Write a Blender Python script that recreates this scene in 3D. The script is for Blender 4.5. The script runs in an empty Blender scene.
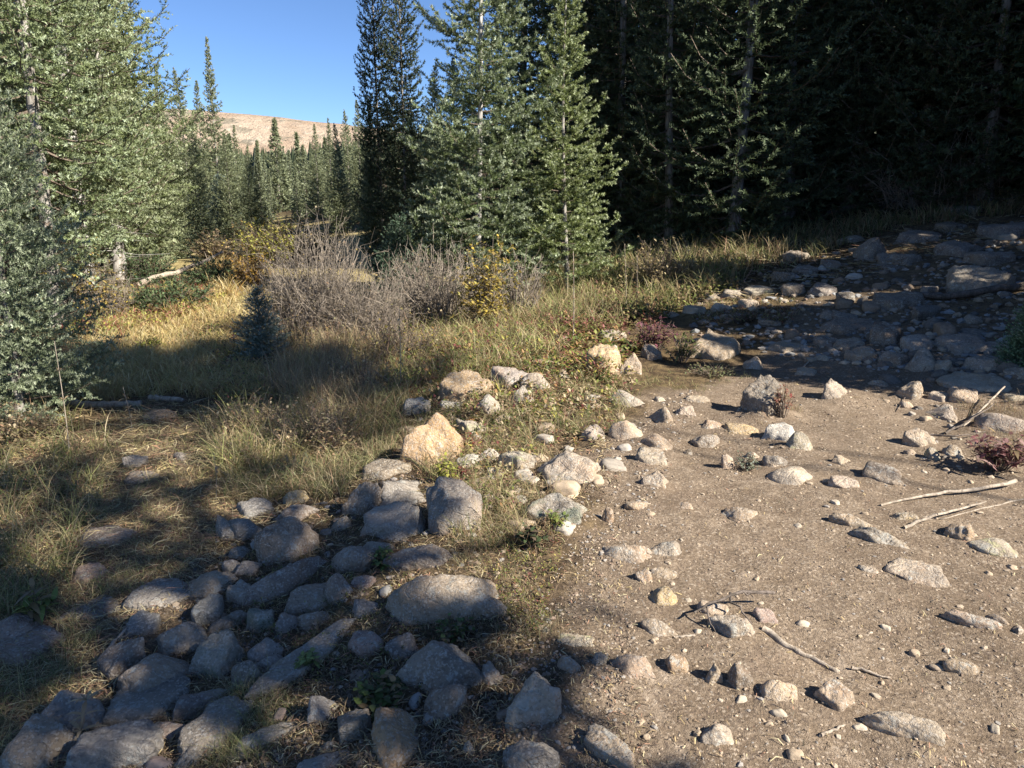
import bpy, math, random
import numpy as np
from math import radians
C = bpy.context.scene.collection
SC = bpy.context.scene
rng = np.random.default_rng(7)
random.seed(7)

# ------------------------------------------------------------------ noise
def _hash(ix, iy, iz):
    n = (ix*374761393 + iy*668265263 + iz*2147483647 + 1274126177) & 0xffffffff
    n = ((n ^ (n >> 13))*1274126177) & 0xffffffff
    n = ((n ^ (n >> 16))*2246822519) & 0xffffffff
    return ((n ^ (n >> 15)) & 0xffffff)/float(0xffffff)
def vnoise(p, seed=0):
    p = np.asarray(p, float) + seed*17.31
    i = np.floor(p).astype(np.int64); f = p - i
    f = f*f*(3-2*f)
    r = 0
    for dx in (0, 1):
        wx = f[:, 0] if dx else 1-f[:, 0]
        for dy in (0, 1):
            wy = f[:, 1] if dy else 1-f[:, 1]
            for dz in (0, 1):
                wz = f[:, 2] if dz else 1-f[:, 2]
                r = r + wx*wy*wz*_hash(i[:, 0]+dx, i[:, 1]+dy, i[:, 2]+dz)
    return r*2-1
def fbm(p, octs=4, seed=0, gain=.5):
    a, s, r = 1., 1., 0.
    for o in range(octs):
        r = r + a*vnoise(p*s, seed+o*3); a *= gain; s *= 2.03
    return r
def smooth(a, b, x):
    t = np.clip((x-a)/(b-a), 0, 1); return t*t*(3-2*t)

# ------------------------------------------------------------------ terrain
def h_smooth(x, y):
    u = .8*x + .35*y
    lin = .22*np.maximum(0, u-4.4)
    lin = lin*lin/(lin+.12+1e-9)
    h = 24*np.tanh(lin/24)
    h = h - .13*(1-smooth(-1.6, .3, x))*(1-smooth(9, 14, y))
    r = np.hypot(x, y)
    h = h + 3.0*smooth(60, 220, r)*(x < 1e9)*0
    return h
MOUND = None
def mound(x, y):
    if MOUND is None: return 0.
    fx = (x+8)/.03; fy = (y+1)/.03; ok = (fx > 0) & (fx < MOUND.shape[1]-2) & (fy > 0) & (fy < MOUND.shape[0]-2)
    fx = np.where(ok, fx, 0); fy = np.where(ok, fy, 0); ix = fx.astype(int); iy = fy.astype(int); tx = fx-ix; ty = fy-iy
    m = (MOUND[iy, ix]*(1-tx)+MOUND[iy, ix+1]*tx)*(1-ty)+(MOUND[iy+1, ix]*(1-tx)+MOUND[iy+1, ix+1]*tx)*ty
    return np.where(ok, m, 0)
def h_full(x, y):
    x = np.atleast_1d(np.asarray(x, float)); y = np.atleast_1d(np.asarray(y, float))
    z = np.zeros_like(x)
    P = lambda s: np.stack([x*s, y*s, z], 1)
    r = np.hypot(x, y)
    fade = 1/(1+(r/25)**2)
    u = .8*x + .35*y
    rough = smooth(4.2, 7, u)
    return (h_smooth(x, y) + .045*vnoise(P(.55), 3)*1 + fade*(.026+.03*rough)*vnoise(P(1.9), 5)
            + fade*(.013+.02*rough)*vnoise(P(5.3), 8) + fade*.006*vnoise(P(14), 9) + mound(x, y))

# ------------------------------------------------------------------ camera
F = 773.0; HZ = 196.0
PITCH = math.atan((384-HZ)/F)
CAM = np.array([0, 0, 1.56])
cp, sp = math.cos(PITCH), math.sin(PITCH)
def ray(px, py):
    px = np.asarray(px, float); py = np.asarray(py, float)
    a = (px-512)/F; b = (384-py)/F
    d = np.stack([a, cp + b*sp, -sp + b*cp], -1)
    return d
_T = np.geomspace(.8, 400, 420)
def ground(px, py):
    """world points on the terrain seen along the rays"""
    px = np.atleast_1d(np.asarray(px, float)); py = np.atleast_1d(np.asarray(py, float))
    D = ray(px, py); out = np.full((len(px), 3), np.nan)
    for s in range(0, len(px), 20000):
        d = D[s:s+20000]
        X = d[:, 0:1]*_T; Y = d[:, 1:2]*_T; Z = CAM[2] + d[:, 2:3]*_T
        g = Z - h_smooth(X, Y)
        neg = g < 0
        hit = neg.any(1); k = np.argmax(neg, 1); k = np.maximum(k, 1)
        i = np.arange(len(d))
        g0, g1 = g[i, k-1], g[i, k]
        t = _T[k-1] + (_T[k]-_T[k-1])*g0/(g0-g1+1e-12)
        p = CAM + d*t[:, None]
        for _ in range(3):                              # refine on the full height field
            e = p[:, 2]-h_full(p[:, 0], p[:, 1])
            sl = -d[:, 2]/np.linalg.norm(d[:, :2], axis=1)
            t = t + np.clip(e/(np.maximum(sl, .08)*1.0)/np.linalg.norm(d[:, :2], axis=1)*.7, -.3, .3)
            p = CAM + d*t[:, None]
        p[:, 2] = h_full(p[:, 0], p[:, 1])
        p[~hit] = np.nan
        out[s:s+20000] = p
    return out
def depth_of(p):
    q = np.asarray(p)-CAM
    return q[..., 1]*cp - q[..., 2]*sp
def G(px, py): return ground(px, py)[0]

cd = bpy.data.cameras.new('camera'); cam = bpy.data.objects.new('camera', cd); C.objects.link(cam)
cd.sensor_width = 36; cd.lens = F/1024*36; cd.clip_end = 9000; cd.clip_start = .05
cam.location = CAM; cam.rotation_euler = (math.pi/2-PITCH, 0, 0)
SC.camera = cam

# ------------------------------------------------------------------ light
SUN_EL, SUN_AZ = 36.0, 28.0          # azimuth behind the right-hand side of the view
tos = np.array([math.cos(radians(SUN_EL))*math.cos(radians(SUN_AZ)), -math.cos(radians(SUN_EL))*math.sin(radians(SUN_AZ)), math.sin(radians(SUN_EL))])
from mathutils import Vector
sl = bpy.data.lights.new('sun', 'SUN'); so = bpy.data.objects.new('sun', sl); C.objects.link(so)
sl.energy = 5.0; sl.angle = radians(.53); sl.color = (1, .93, .82)
so.rotation_euler = Vector(tos).to_track_quat('Z', 'Y').to_euler(); so.location = (0, 0, 30)
w = bpy.data.worlds.new('World'); SC.world = w; w.use_nodes = True
nt = w.node_tree; bg = nt.nodes['Background']
sky = nt.nodes.new('ShaderNodeTexSky'); sky.sky_type = 'NISHITA'; sky.sun_disc = False
sky.sun_elevation = radians(SUN_EL); sky.sun_rotation = math.atan2(tos[0], tos[1])
sky.altitude = 3000; sky.air_density = 1.0; sky.dust_density = .1; sky.ozone_density = 4.0
tn = nt.nodes.new('ShaderNodeMix'); tn.data_type = 'RGBA'; tn.blend_type = 'MULTIPLY'; tn.inputs[0].default_value = 1; tn.inputs[7].default_value = (.88, .97, 1.10, 1)
nt.links.new(sky.outputs[0], tn.inputs[6]); nt.links.new(tn.outputs[2], bg.inputs[0]); bg.inputs[1].default_value = .058
vs = SC.view_settings; vs.view_transform = 'Standard'; vs.look = 'None'; vs.gamma = 1; vs.use_curve_mapping = False
vs.exposure = 1.42
SC.cycles.max_bounces = 5; SC.cycles.diffuse_bounces = 2; SC.cycles.transmission_bounces = 2; SC.cycles.glossy_bounces = 1
SC.cycles.use_denoising = True
SC.cycles.use_adaptive_sampling = True

# ------------------------------------------------------------------ mesh helpers
def mesh_np(name, V, Fc, mats=(), col=None, midx=None, smooth_=False, uv=None):
    """V (n,3), Fc (m,3) or (m,4)"""
    me = bpy.data.meshes.new(name)
    V = np.asarray(V, np.float32); Fc = np.asarray(Fc, np.int32)
    k = Fc.shape[1]
    me.vertices.add(len(V)); me.vertices.foreach_set('co', V.ravel())
    me.loops.add(Fc.size); me.loops.foreach_set('vertex_index', Fc.ravel())
    me.polygons.add(len(Fc)); me.polygons.foreach_set('loop_start', np.arange(0, Fc.size, k, dtype=np.int32))
    if midx is not None: me.polygons.foreach_set('material_index', np.asarray(midx, np.int32))
    me.polygons.foreach_set('use_smooth', np.full(len(Fc), bool(smooth_)))
    if col is not None:
        a = me.attributes.new('Col', 'FLOAT_COLOR', 'POINT')
        c = np.ones((len(V), 4), np.float32); c[:, :3] = col; a.data.foreach_set('color', c.ravel())
    for m in mats: me.materials.append(m)
    me.update(); me.validate()
    return me
def link(name, me, parent=None):
    o = bpy.data.objects.new(name, me); C.objects.link(o)
    if parent: o.parent = parent
    return o
def tag(o, label=None, cat=None, group=None, kind=None):
    if label: o['label'] = label
    if cat: o['category'] = cat
    if group: o['group'] = group
    if kind: o['kind'] = kind
    return o
def empty(name, loc=(0, 0, 0), rz=0):
    o = bpy.data.objects.new(name, None); C.objects.link(o); o.location = loc; o.rotation_euler = (0, 0, rz); o.empty_display_size = .1
    return o
class MB:
    def __init__(s): s.V, s.F, s.C, s.M, s.n = [], [], [], [], 0
    def add(s, V, Fc, col=None, m=0):
        V = np.asarray(V, float).reshape(-1, 3); Fc = np.asarray(Fc)
        if Fc.shape[1] == 4: Fc = np.concatenate([Fc[:, [0, 1, 2]], Fc[:, [0, 2, 3]]])
        s.V.append(V); s.F.append(Fc+s.n); s.n += len(V)
        c = np.ones((len(V), 3)) if col is None else np.broadcast_to(col, (len(V), 3))
        s.C.append(c); s.M.append(np.full(len(Fc), m))
    def mesh(s, name, mats, smooth_=False):
        return mesh_np(name, np.concatenate(s.V), np.concatenate(s.F), mats, np.concatenate(s.C), np.concatenate(s.M), smooth_)
def nrm(v): return v/np.maximum(np.linalg.norm(v, axis=-1, keepdims=True), 1e-9)
def tubes(P, R, sides=5):
    """P (N,K,3) polylines, R (N,K) radii -> V, quads"""
    N, K, _ = P.shape
    T = np.empty_like(P); T[:, 1:-1] = P[:, 2:]-P[:, :-2]; T[:, 0] = P[:, 1]-P[:, 0]; T[:, -1] = P[:, -1]-P[:, -2]
    T = nrm(T)
    ref = np.where(np.abs(T[:, :1, 2:3]) > .9, np.array([1., 0, 0]), np.array([0, 0, 1.]))
    A = nrm(np.cross(T, np.broadcast_to(ref, T.shape))); B = np.cross(T, A)
    th = np.arange(sides)/sides*2*np.pi
    V = P[:, :, None] + R[:, :, None, None]*(A[:, :, None]*np.cos(th)[:, None] + B[:, :, None]*np.sin(th)[:, None])
    i = np.arange(N)[:, None, None]; k = np.arange(K-1)[None, :, None]; j = np.arange(sides)[None, None, :]
    j2 = (j+1) % sides; b = (i*K+k)*sides
    Q = np.stack([b+j, b+j2, b+sides+j2, b+sides+j], -1).reshape(-1, 4)
    # end caps
    caps = []
    if sides >= 4:
        for kk in (0, K-1):
            base = (np.arange(N)*K+kk)*sides
            for q in range(1, sides-1): caps.append(np.stack([base, base+q, base+q+1, base+q+1], -1))
        Q = np.concatenate([Q]+[c for c in caps])
    return V.reshape(-1, 3), Q
def ribbons(P, S, W):
    """P (N,K,3) centre line, S (N,3) side vector, W (N,K) half widths; last point is the tip"""
    N, K, _ = P.shape
    L = P + S[:, None]*W[..., None]; Rr = P - S[:, None]*W[..., None]
    V = np.stack([L, Rr], 2).reshape(-1, 3)
    i = np.arange(N)[:, None]; k = np.arange(K-1)[None]; b = (i*K+k)*2
    return V, np.stack([b, b+1, b+3, b+2], -1).reshape(-1, 4)

# ------------------------------------------------------------------ materials
class NT:
    def __init__(s, name):
        s.m = bpy.data.materials.new(name); s.m.use_nodes = True; s.t = s.m.node_tree
        s.p = s.t.nodes['Principled BSDF']; s.out = s.t.nodes['Material Output']
    def n(s, typ, ins=None, **kw):
        x = s.t.nodes.new(typ)
        for k, v in kw.items(): setattr(x, k, v)
        for k, v in (ins or {}).items(): s.set(x.inputs[k], v)
        return x
    def set(s, inp, v):
        if isinstance(v, bpy.types.NodeSocket): s.t.links.new(v, inp)
        elif isinstance(v, (tuple, list)) and len(v) == 3 and inp.type == 'RGBA': inp.default_value = (*v, 1)
        else: inp.default_value = v
    def noise(s, vec, scale, detail=4, rough=.55, dist=0):
        return s.n('ShaderNodeTexNoise', {'Vector': vec, 'Scale': scale, 'Detail': detail, 'Roughness': rough, 'Distortion': dist}).outputs[0]
    def ramp(s, f, a, b, ca=(0, 0, 0), cb=(1, 1, 1)):
        r = s.n('ShaderNodeValToRGB', {'Fac': f}); e = r.color_ramp.elements
        e[0].position = a; e[1].position = b; e[0].color = (*ca, 1); e[1].color = (*cb, 1)
        return r.outputs[0]
    def mix(s, f, a, b, mode='MIX'):
        x = s.n('ShaderNodeMix', data_type='RGBA', blend_type=mode)
        s.set(x.inputs[0], f); s.set(x.inputs[6], a); s.set(x.inputs[7], b)
        return x.outputs[2]
    def math(s, op, a, b=0.):
        x = s.n('ShaderNodeMath', operation=op); s.set(x.inputs[0], a); s.set(x.inputs[1], b); return x.outputs[0]
    def bump(s, h, strength=.5, dist=.01, normal=None):
        x = s.n('ShaderNodeBump', {'Height': h, 'Strength': strength, 'Distance': dist})
        if normal is not None: s.set(x.inputs['Normal'], normal)
        return x.outputs[0]
    def fin(s, col, rough=.85, normal=None, spec=.25):
        s.set(s.p.inputs['Base Color'], col); s.set(s.p.inputs['Roughness'], rough); s.p.inputs['Specular IOR Level'].default_value = spec
        if normal is not None: s.set(s.p.inputs['Normal'], normal)
        return s.m

def rock_material(name, lichen=.0, stripes=False, lich_col=(.40, .40, .20), small=False):
    k = NT(name)
    tc = k.n('ShaderNodeTexCoord'); oi = k.n('ShaderNodeObjectInfo')
    off = k.n('ShaderNodeVectorMath', operation='SCALE'); k.set(off.inputs[0], oi.outputs['Location']); off.inputs['Scale'].default_value = 7.3
    add = k.n('ShaderNodeVectorMath', operation='ADD'); k.set(add.inputs[0], tc.outputs['Object']); k.set(add.inputs[1], off.outputs[0])
    v = add.outputs[0]
    base = oi.outputs['Color']
    big = k.noise(v, 6, 5, .6)
    c = k.mix(k.ramp(big, .32, .68), k.mix(1, base, (.62, .60, .60), 'MULTIPLY'), k.mix(1, base, (1.25, 1.2, 1.12), 'MULTIPLY'))
    # iron staining
    st = k.noise(v, 3.1, 6, .65, .6)
    c = k.mix(k.math('MULTIPLY', k.ramp(st, .52, .68), .45), c, k.mix(1, base, (1.15, .82, .55), 'MULTIPLY'))
    # speckle of the mineral grains
    vo = k.n('ShaderNodeTexVoronoi', {'Vector': v, 'Scale': 150.}); 
    sepg = k.n('ShaderNodeSeparateColor', {0: vo.outputs['Color']})
    c = k.mix(k.math('MULTIPLY', k.ramp(sepg.outputs[0], .74, .82), .42), c, (.56, .53, .48))
    c = k.mix(k.math('MULTIPLY', k.ramp(sepg.outputs[1], .82, .88), .35), c, (.08, .07, .06))
    # crusty pale and dark lichen patches
    ln = k.noise(v, 14, 8, .72, .3)
    c = k.mix(k.math('MULTIPLY', k.ramp(ln, .58, .61), .6), c, (.46, .47, .43))
    c = k.mix(k.math('MULTIPLY', k.ramp(k.noise(v, 23, 8, .75), .645, .66), .75), c, (.05, .05, .045))
    if small: c = k.mix(k.ramp(big, .3, .7), k.mix(1, base, (.75, .74, .73), 'MULTIPLY'), k.mix(1, base, (1.15, 1.12, 1.05), 'MULTIPLY'))
    if lichen:
        lm = k.noise(v, 9, 7, .7, .4)
        c = k.mix(k.math('MULTIPLY', k.ramp(lm, .62-.12*lichen, .66-.12*lichen), .6), c, lich_col)
    if stripes:
        wv = k.n('ShaderNodeTexWave', {'Vector': v, 'Scale': 14., 'Distortion': 6., 'Detail': 3.}, wave_type='BANDS', bands_direction='DIAGONAL')
        c = k.mix(k.math('MULTIPLY', wv.outputs[1], .5), c, (.10, .10, .11))
    # soil dust that settled towards the foot
    geo = k.n('ShaderNodeNewGeometry'); sz_ = k.n('ShaderNodeSeparateXYZ', {0: geo.outputs['Normal']})
    dust = k.math('MULTIPLY', k.ramp(k.noise(v, 11, 7, .7), .42, .66), .42)
    c = k.mix(dust, c, (.36, .295, .225))
    fine = k.noise(v, 60, 6, .7)
    cr = k.n('ShaderNodeTexVoronoi', {'Vector': v, 'Scale': 7.}, feature='DISTANCE_TO_EDGE')
    crk = k.ramp(cr.outputs[0], 0, .035)
    hgt = k.math('ADD', k.math('MULTIPLY', fine, .5), k.math('ADD', k.math('MULTIPLY', k.noise(v, 18, 8, .65), 1.3), k.math('MULTIPLY', crk, .12)))
    return k.fin(c, .88, k.bump(hgt, .6 if small else 1.0, .002 if small else .028), .2)
M = {}
M['rock'] = rock_material('granite_rock')
M['stone'] = rock_material('small_stone', small=True)
M['rock_l'] = rock_material('lichen_rock', .55)
M['rock_m'] = rock_material('mossy_rock', .75, False, (.13, .17, .12))
M['rock_s'] = rock_material('banded_rock', 0, True)

def leaf_material(name, trans=.3, rough=.55):
    k = NT(name)
    at = k.n('ShaderNodeAttribute', attribute_name='Col'); oi = k.n('ShaderNodeObjectInfo')
    c = k.mix(1, at.outputs['Color'], oi.outputs['Color'], 'MULTIPLY')
    k.fin(c, rough, None, .3)
    tr = k.n('ShaderNodeBsdfTranslucent', {'Color': c}); mx = k.n('ShaderNodeMixShader', {0: trans, 1: k.p.outputs[0], 2: tr.outputs[0]})
    k.t.links.new(mx.outputs[0], k.out.inputs[0])
    return k.m
M['needle'] = leaf_material('spruce_needles', .32)
M['leaf'] = leaf_material('leaf_tissue', .35)
M['grass'] = leaf_material('grass_blades', .42, .6)
def wood_material(name, a, b, scale=18):
    k = NT(name); tc = k.n('ShaderNodeTexCoord')
    mp = k.n('ShaderNodeMapping', {0: tc.outputs['Object'], 'Scale': (1, 1, .22)})
    f = k.noise(mp.outputs[0], scale, 7, .7, .5)
    c = k.mix(k.ramp(f, .36, .62), a, b)
    return k.fin(c, .9, k.bump(f, .8, .01), .15)
M['bark'] = wood_material('spruce_bark', (.09, .075, .06), (.36, .34, .31))
M['bark_pale'] = wood_material('pale_bark', (.12, .11, .10), (.62, .60, .56), 9)
M['twig'] = wood_material('brown_twig', (.10, .075, .055), (.20, .16, .13), 40)
M['greytwig'] = wood_material('grey_twig', (.13, .105, .08), (.31, .265, .215), 30)
M['deadwood'] = wood_material('weathered_wood', (.17, .14, .11), (.43, .365, .29), 30)
M['darkwood'] = wood_material('dark_dead_wood', (.06, .05, .04), (.17, .14, .12), 30)
k = NT('pebble_stone'); at = k.n('ShaderNodeAttribute', attribute_name='Col')
M['pebble'] = k.fin(at.outputs['Color'], .9, None, .2)
k = NT('dry_litter'); at = k.n('ShaderNodeAttribute', attribute_name='Col')
M['litter'] = k.fin(at.outputs['Color'], .8, None, .2)
# ------------------------------------------------------------------ the ground sheet
def poly_world(pts):
    P = ground([p[0] for p in pts], [p[1] for p in pts]); return P[:, :2]
def in_poly(P, x, y):
    inside = np.zeros(len(x), bool); n = len(P)
    for i in range(n):
        x1, y1 = P[i]; x2, y2 = P[(i+1) % n]
        c = ((y1 > y) != (y2 > y)) & (x < (x2-x1)*(y-y1)/((y2-y1)+1e-12)+x1)
        inside ^= c
    return inside
TRAIL = poly_world([(470, 900), (505, 768), (560, 690), (520, 640), (560, 560), (600, 500), (625, 450), (650, 400), (690, 385), (750, 375), (770, 340), (800, 310), (830, 270), (900, 225), (1100, 205), (1400, 215), (1500, 900)])
LPATH = poly_world([(40, 640), (80, 580), (110, 520), (120, 470), (90, 430), (120, 400), (180, 400), (230, 430), (240, 480), (235, 520), (170, 600), (110, 680), (60, 720), (-60, 760)])
BAND = poly_world([(-60, 900), (60, 690), (150, 600), (230, 510), (350, 450), (400, 395), (470, 370), (560, 370), (640, 400), (620, 470), (560, 560), (520, 660), (500, 900)])
def soft_mask(Pl, x, y, wob=.25, seed=1):
    r = 0
    z = np.zeros_like(x)
    nx = vnoise(np.stack([x*1.7, y*1.7, z], 1), seed)*wob; ny = vnoise(np.stack([x*1.7, y*1.7, z], 1), seed+5)*wob
    nx = nx+vnoise(np.stack([x*7, y*7, z], 1), seed+9)*wob*.4; ny = ny+vnoise(np.stack([x*7, y*7, z], 1), seed+12)*wob*.4
    for dx, dy in ((0, 0), (.1, 0), (-.1, 0), (0, .1), (0, -.1)):
        r = r + in_poly(Pl, x+nx+dx, y+ny+dy)
    return r/5.
def build_ground():
    n = 760
    u = np.linspace(-1, 1, n)
    gx = 1.1*np.sinh(8.6*u) + .3
    gy = 1.1*np.sinh(8.6*u) + 3.2
    X, Y = np.meshgrid(gx, gy); x = X.ravel(); y = Y.ravel()
    z = h_full(x, y)
    V = np.stack([x, y, z], 1)
    i = np.arange(n*n).reshape(n, n)
    Q = np.stack([i[:-1, :-1], i[:-1, 1:], i[1:, 1:], i[1:, :-1]], -1).reshape(-1, 4)
    near = (np.abs(x) < 40) & (np.abs(y) < 40)
    col = np.zeros((len(x), 3))
    xs, ys = x[near], y[near]
    col[near, 0] = np.maximum(soft_mask(TRAIL, xs, ys), .55*soft_mask(LPATH, xs, ys, .2, 4))
    col[near, 1] = soft_mask(BAND, xs, ys, .3, 7)
    uu = .8*x+.35*y
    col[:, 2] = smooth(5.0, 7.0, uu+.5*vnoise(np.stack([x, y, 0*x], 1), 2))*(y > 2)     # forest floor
    k = NT('ground_soil')
    at = k.n('ShaderNodeAttribute', attribute_name='Col'); sep = k.n('ShaderNodeSeparateColor', {0: at.outputs['Color']})
    geo = k.n('ShaderNodeNewGeometry'); v = geo.outputs['Position']
    n1 = k.noise(v, 1.3, 5, .6); n0 = k.noise(v, 3.4, 6, .7, .8); n2 = k.noise(v, 9, 6, .65); n3 = k.noise(v, 70, 5, .7); n4 = k.noise(v, 230, 3, .7)
    dirt = k.mix(k.ramp(n1, .35, .65), (.262, .204, .147), (.345, .272, .199))
    dirt = k.mix(k.ramp(n2, .42, .62), k.mix(1, dirt, (.80, .78, .76), 'MULTIPLY'), dirt)
    dirt = k.mix(k.ramp(n3, .45, .62), k.mix(1, dirt, (.66, .64, .62), 'MULTIPLY'), dirt)
    vo = k.n('ShaderNodeTexVoronoi', {'Vector': v, 'Scale': 110.}); sg = k.n('ShaderNodeSeparateColor', {0: vo.outputs['Color']})
    dirt = k.mix(k.math('MULTIPLY', k.ramp(sg.outputs[0], .90, .94), .45), dirt, (.50, .42, .33))
    dirt = k.mix(k.math('MULTIPLY', k.ramp(sg.outputs[1], .88, .92), .7), dirt, (.12, .09, .07))
    dirt = k.mix(k.math('MULTIPLY', k.ramp(n0, .54, .66), .55), dirt, (.19, .14, .10))
    dirt = k.mix(k.math('MULTIPLY', k.ramp(n0, .30, .40, (1, 1, 1), (0, 0, 0)), .5), dirt, (.46, .37, .28))
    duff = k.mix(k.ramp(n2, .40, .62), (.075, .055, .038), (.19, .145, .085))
    duff = k.mix(k.ramp(n3, .40, .65), k.mix(1, duff, (.6, .58, .55), 'MULTIPLY'), k.mix(1, duff, (1.3, 1.2, 1.05), 'MULTIPLY'))
    mead = k.mix(k.ramp(n1, .38, .62), (.34, .27, .13), (.45, .36, .17))
    mead = k.mix(k.ramp(n2, .42, .62), k.mix(1, mead, (.6, .62, .6), 'MULTIPLY'), mead)
    # meadow floor further out, duff close in
    sx = k.n('ShaderNodeSeparateXYZ', {0: v})
    far = k.ramp(k.math('MULTIPLY', sx.outputs[1], .05), .46, .62)
    veg = k.mix(far, duff, mead)
    veg = k.mix(k.math('MULTIPLY', sep.outputs[1], .8), veg, k.mix(.25, duff, k.mix(1, dirt, (.62, .6, .57), 'MULTIPLY')))
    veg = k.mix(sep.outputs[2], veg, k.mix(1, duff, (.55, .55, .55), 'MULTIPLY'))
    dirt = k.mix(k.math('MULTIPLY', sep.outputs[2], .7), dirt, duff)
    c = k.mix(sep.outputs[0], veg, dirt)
    h = k.math('ADD', k.math('MULTIPLY', n3, .7), k.math('ADD', k.math('MULTIPLY', n4, .35), k.math('MULTIPLY', n2, 1.6)))
    m = k.fin(c, .95, k.bump(h, .85, .02), .12)
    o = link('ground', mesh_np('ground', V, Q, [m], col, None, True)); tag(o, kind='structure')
# ------------------------------------------------------------------ rocks
_ico = {}
def ico(sub):
    if sub not in _ico:
        import bmesh
        bm = bmesh.new(); bmesh.ops.create_icosphere(bm, subdivisions=sub, radius=1)
        V = np.array([v.co[:] for v in bm.verts]); Fc = np.array([[v.index for v in f.verts] for f in bm.faces]); bm.free()
        _ico[sub] = (nrm(V), Fc)
    return _ico[sub]
def rock_verts(W, D, H, typ, seed, sub=4, nscale=1.):
    r = np.random.default_rng(seed)
    dirs, Fc = ico(sub)
    pl = {'r': 13, 'b': 12, 's': 11, 't': 10, 'w': 10}[typ]; p = {'r': 10, 'b': 34, 's': 30, 't': 30, 'w': 30}[typ]
    N = nrm(r.normal(size=(pl, 3))); d = r.uniform(.70, 1.0, pl) if typ != 'r' else r.uniform(.85, 1.05, pl)
    N = list(N); d = list(d)
    if typ == 'b':
        a0 = r.uniform(0, 1.5)
        for q in range(4): N.append(nrm(np.array([math.cos(a0+q*1.57), math.sin(a0+q*1.57), r.uniform(-.1, .35)]))); d.append(r.uniform(.66, .8))
        N.append(nrm(np.array([r.uniform(-.3, .3), r.uniform(-.4, .1), 1]))); d.append(.62)
    if typ == 's':
        N.append(nrm(np.array([r.uniform(-.12, .12), r.uniform(-.25, .05), 1]))); d.append(.5)
        for q in range(5): N.append(nrm(np.array([math.cos(q*1.25+r.uniform(0, .5)), math.sin(q*1.25+r.uniform(0, .5)), r.uniform(-.1, .3)]))); d.append(r.uniform(.72, .9))
    if typ == 't':
        tx_ = r.uniform(-.35, .35)
        for q in range(3): N.append(nrm(np.array([math.cos(q*2.1+r.uniform(-.3, .3)+.4)+tx_, .8*math.sin(q*2.1+r.uniform(-.3, .3)+.4), 1.35]))); d.append(r.uniform(.58, .70))
        for q in range(4): N.append(nrm(np.array([math.cos(q*1.57+r.uniform(-.3, .3)), math.sin(q*1.57+r.uniform(-.3, .3)), .1]))); d.append(r.uniform(.72, .9))
    if typ == 'w':
        s = 1 if r.random() < .5 else -1
        N.append(nrm(np.array([s*.75, -.2, .8]))); d.append(.42)
        N.append(nrm(np.array([-s*.9, .1, .15]))); d.append(.62)
    N.append(np.array([0, 0, -1.])); d.append(.5)
    N = np.array(N); d = np.array(d)
    q = np.maximum(dirs@N.T, 0)/d
    R = (np.sum(q**p, 1)+.7**p)**(-1/p)
    V = dirs*R[:, None]
    # relief before scaling, in object proportion
    sz = 1
    off = r.uniform(0, 50, 3)
    rel = .10*fbm(V*1.6+off, 3, 1) + .045*fbm(V*5+off, 3, 4)
    if typ != 'r': rel = rel + .05*np.abs(fbm(V*3.3+off, 3, 6)) - .05*np.maximum(0, fbm(V*2.1+off+9, 2, 8)-.25)
    V = V*(1+rel*nscale)[:, None]
    mx = V.max(0); mn = V.min(0)
    V[:, 0] = (V[:, 0]-(mx[0]+mn[0])/2)/((mx[0]-mn[0])/2)*W/2
    V[:, 1] = (V[:, 1]-(mx[1]+mn[1])/2)/((mx[1]-mn[1])/2)*D/2
    V[:, 2] = V[:, 2]/mx[2]*H
    V[:, 2] = np.maximum(V[:, 2], -.45*H-.02)
    return V, Fc
COL = dict(g=(.28, .255, .225), b=(.255, .255, .25), t=(.37, .295, .215), o=(.43, .29, .15), p=(.45, .39, .31), w=(.55, .52, .47),
           k=(.36, .27, .235), d=(.13, .12, .11), n=(.23, .17, .125), m=(.24, .25, .22), l=(.42, .40, .33), y=(.50, .38, .20), G=(.38, .35, .31))
ROCKS = []
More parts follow.
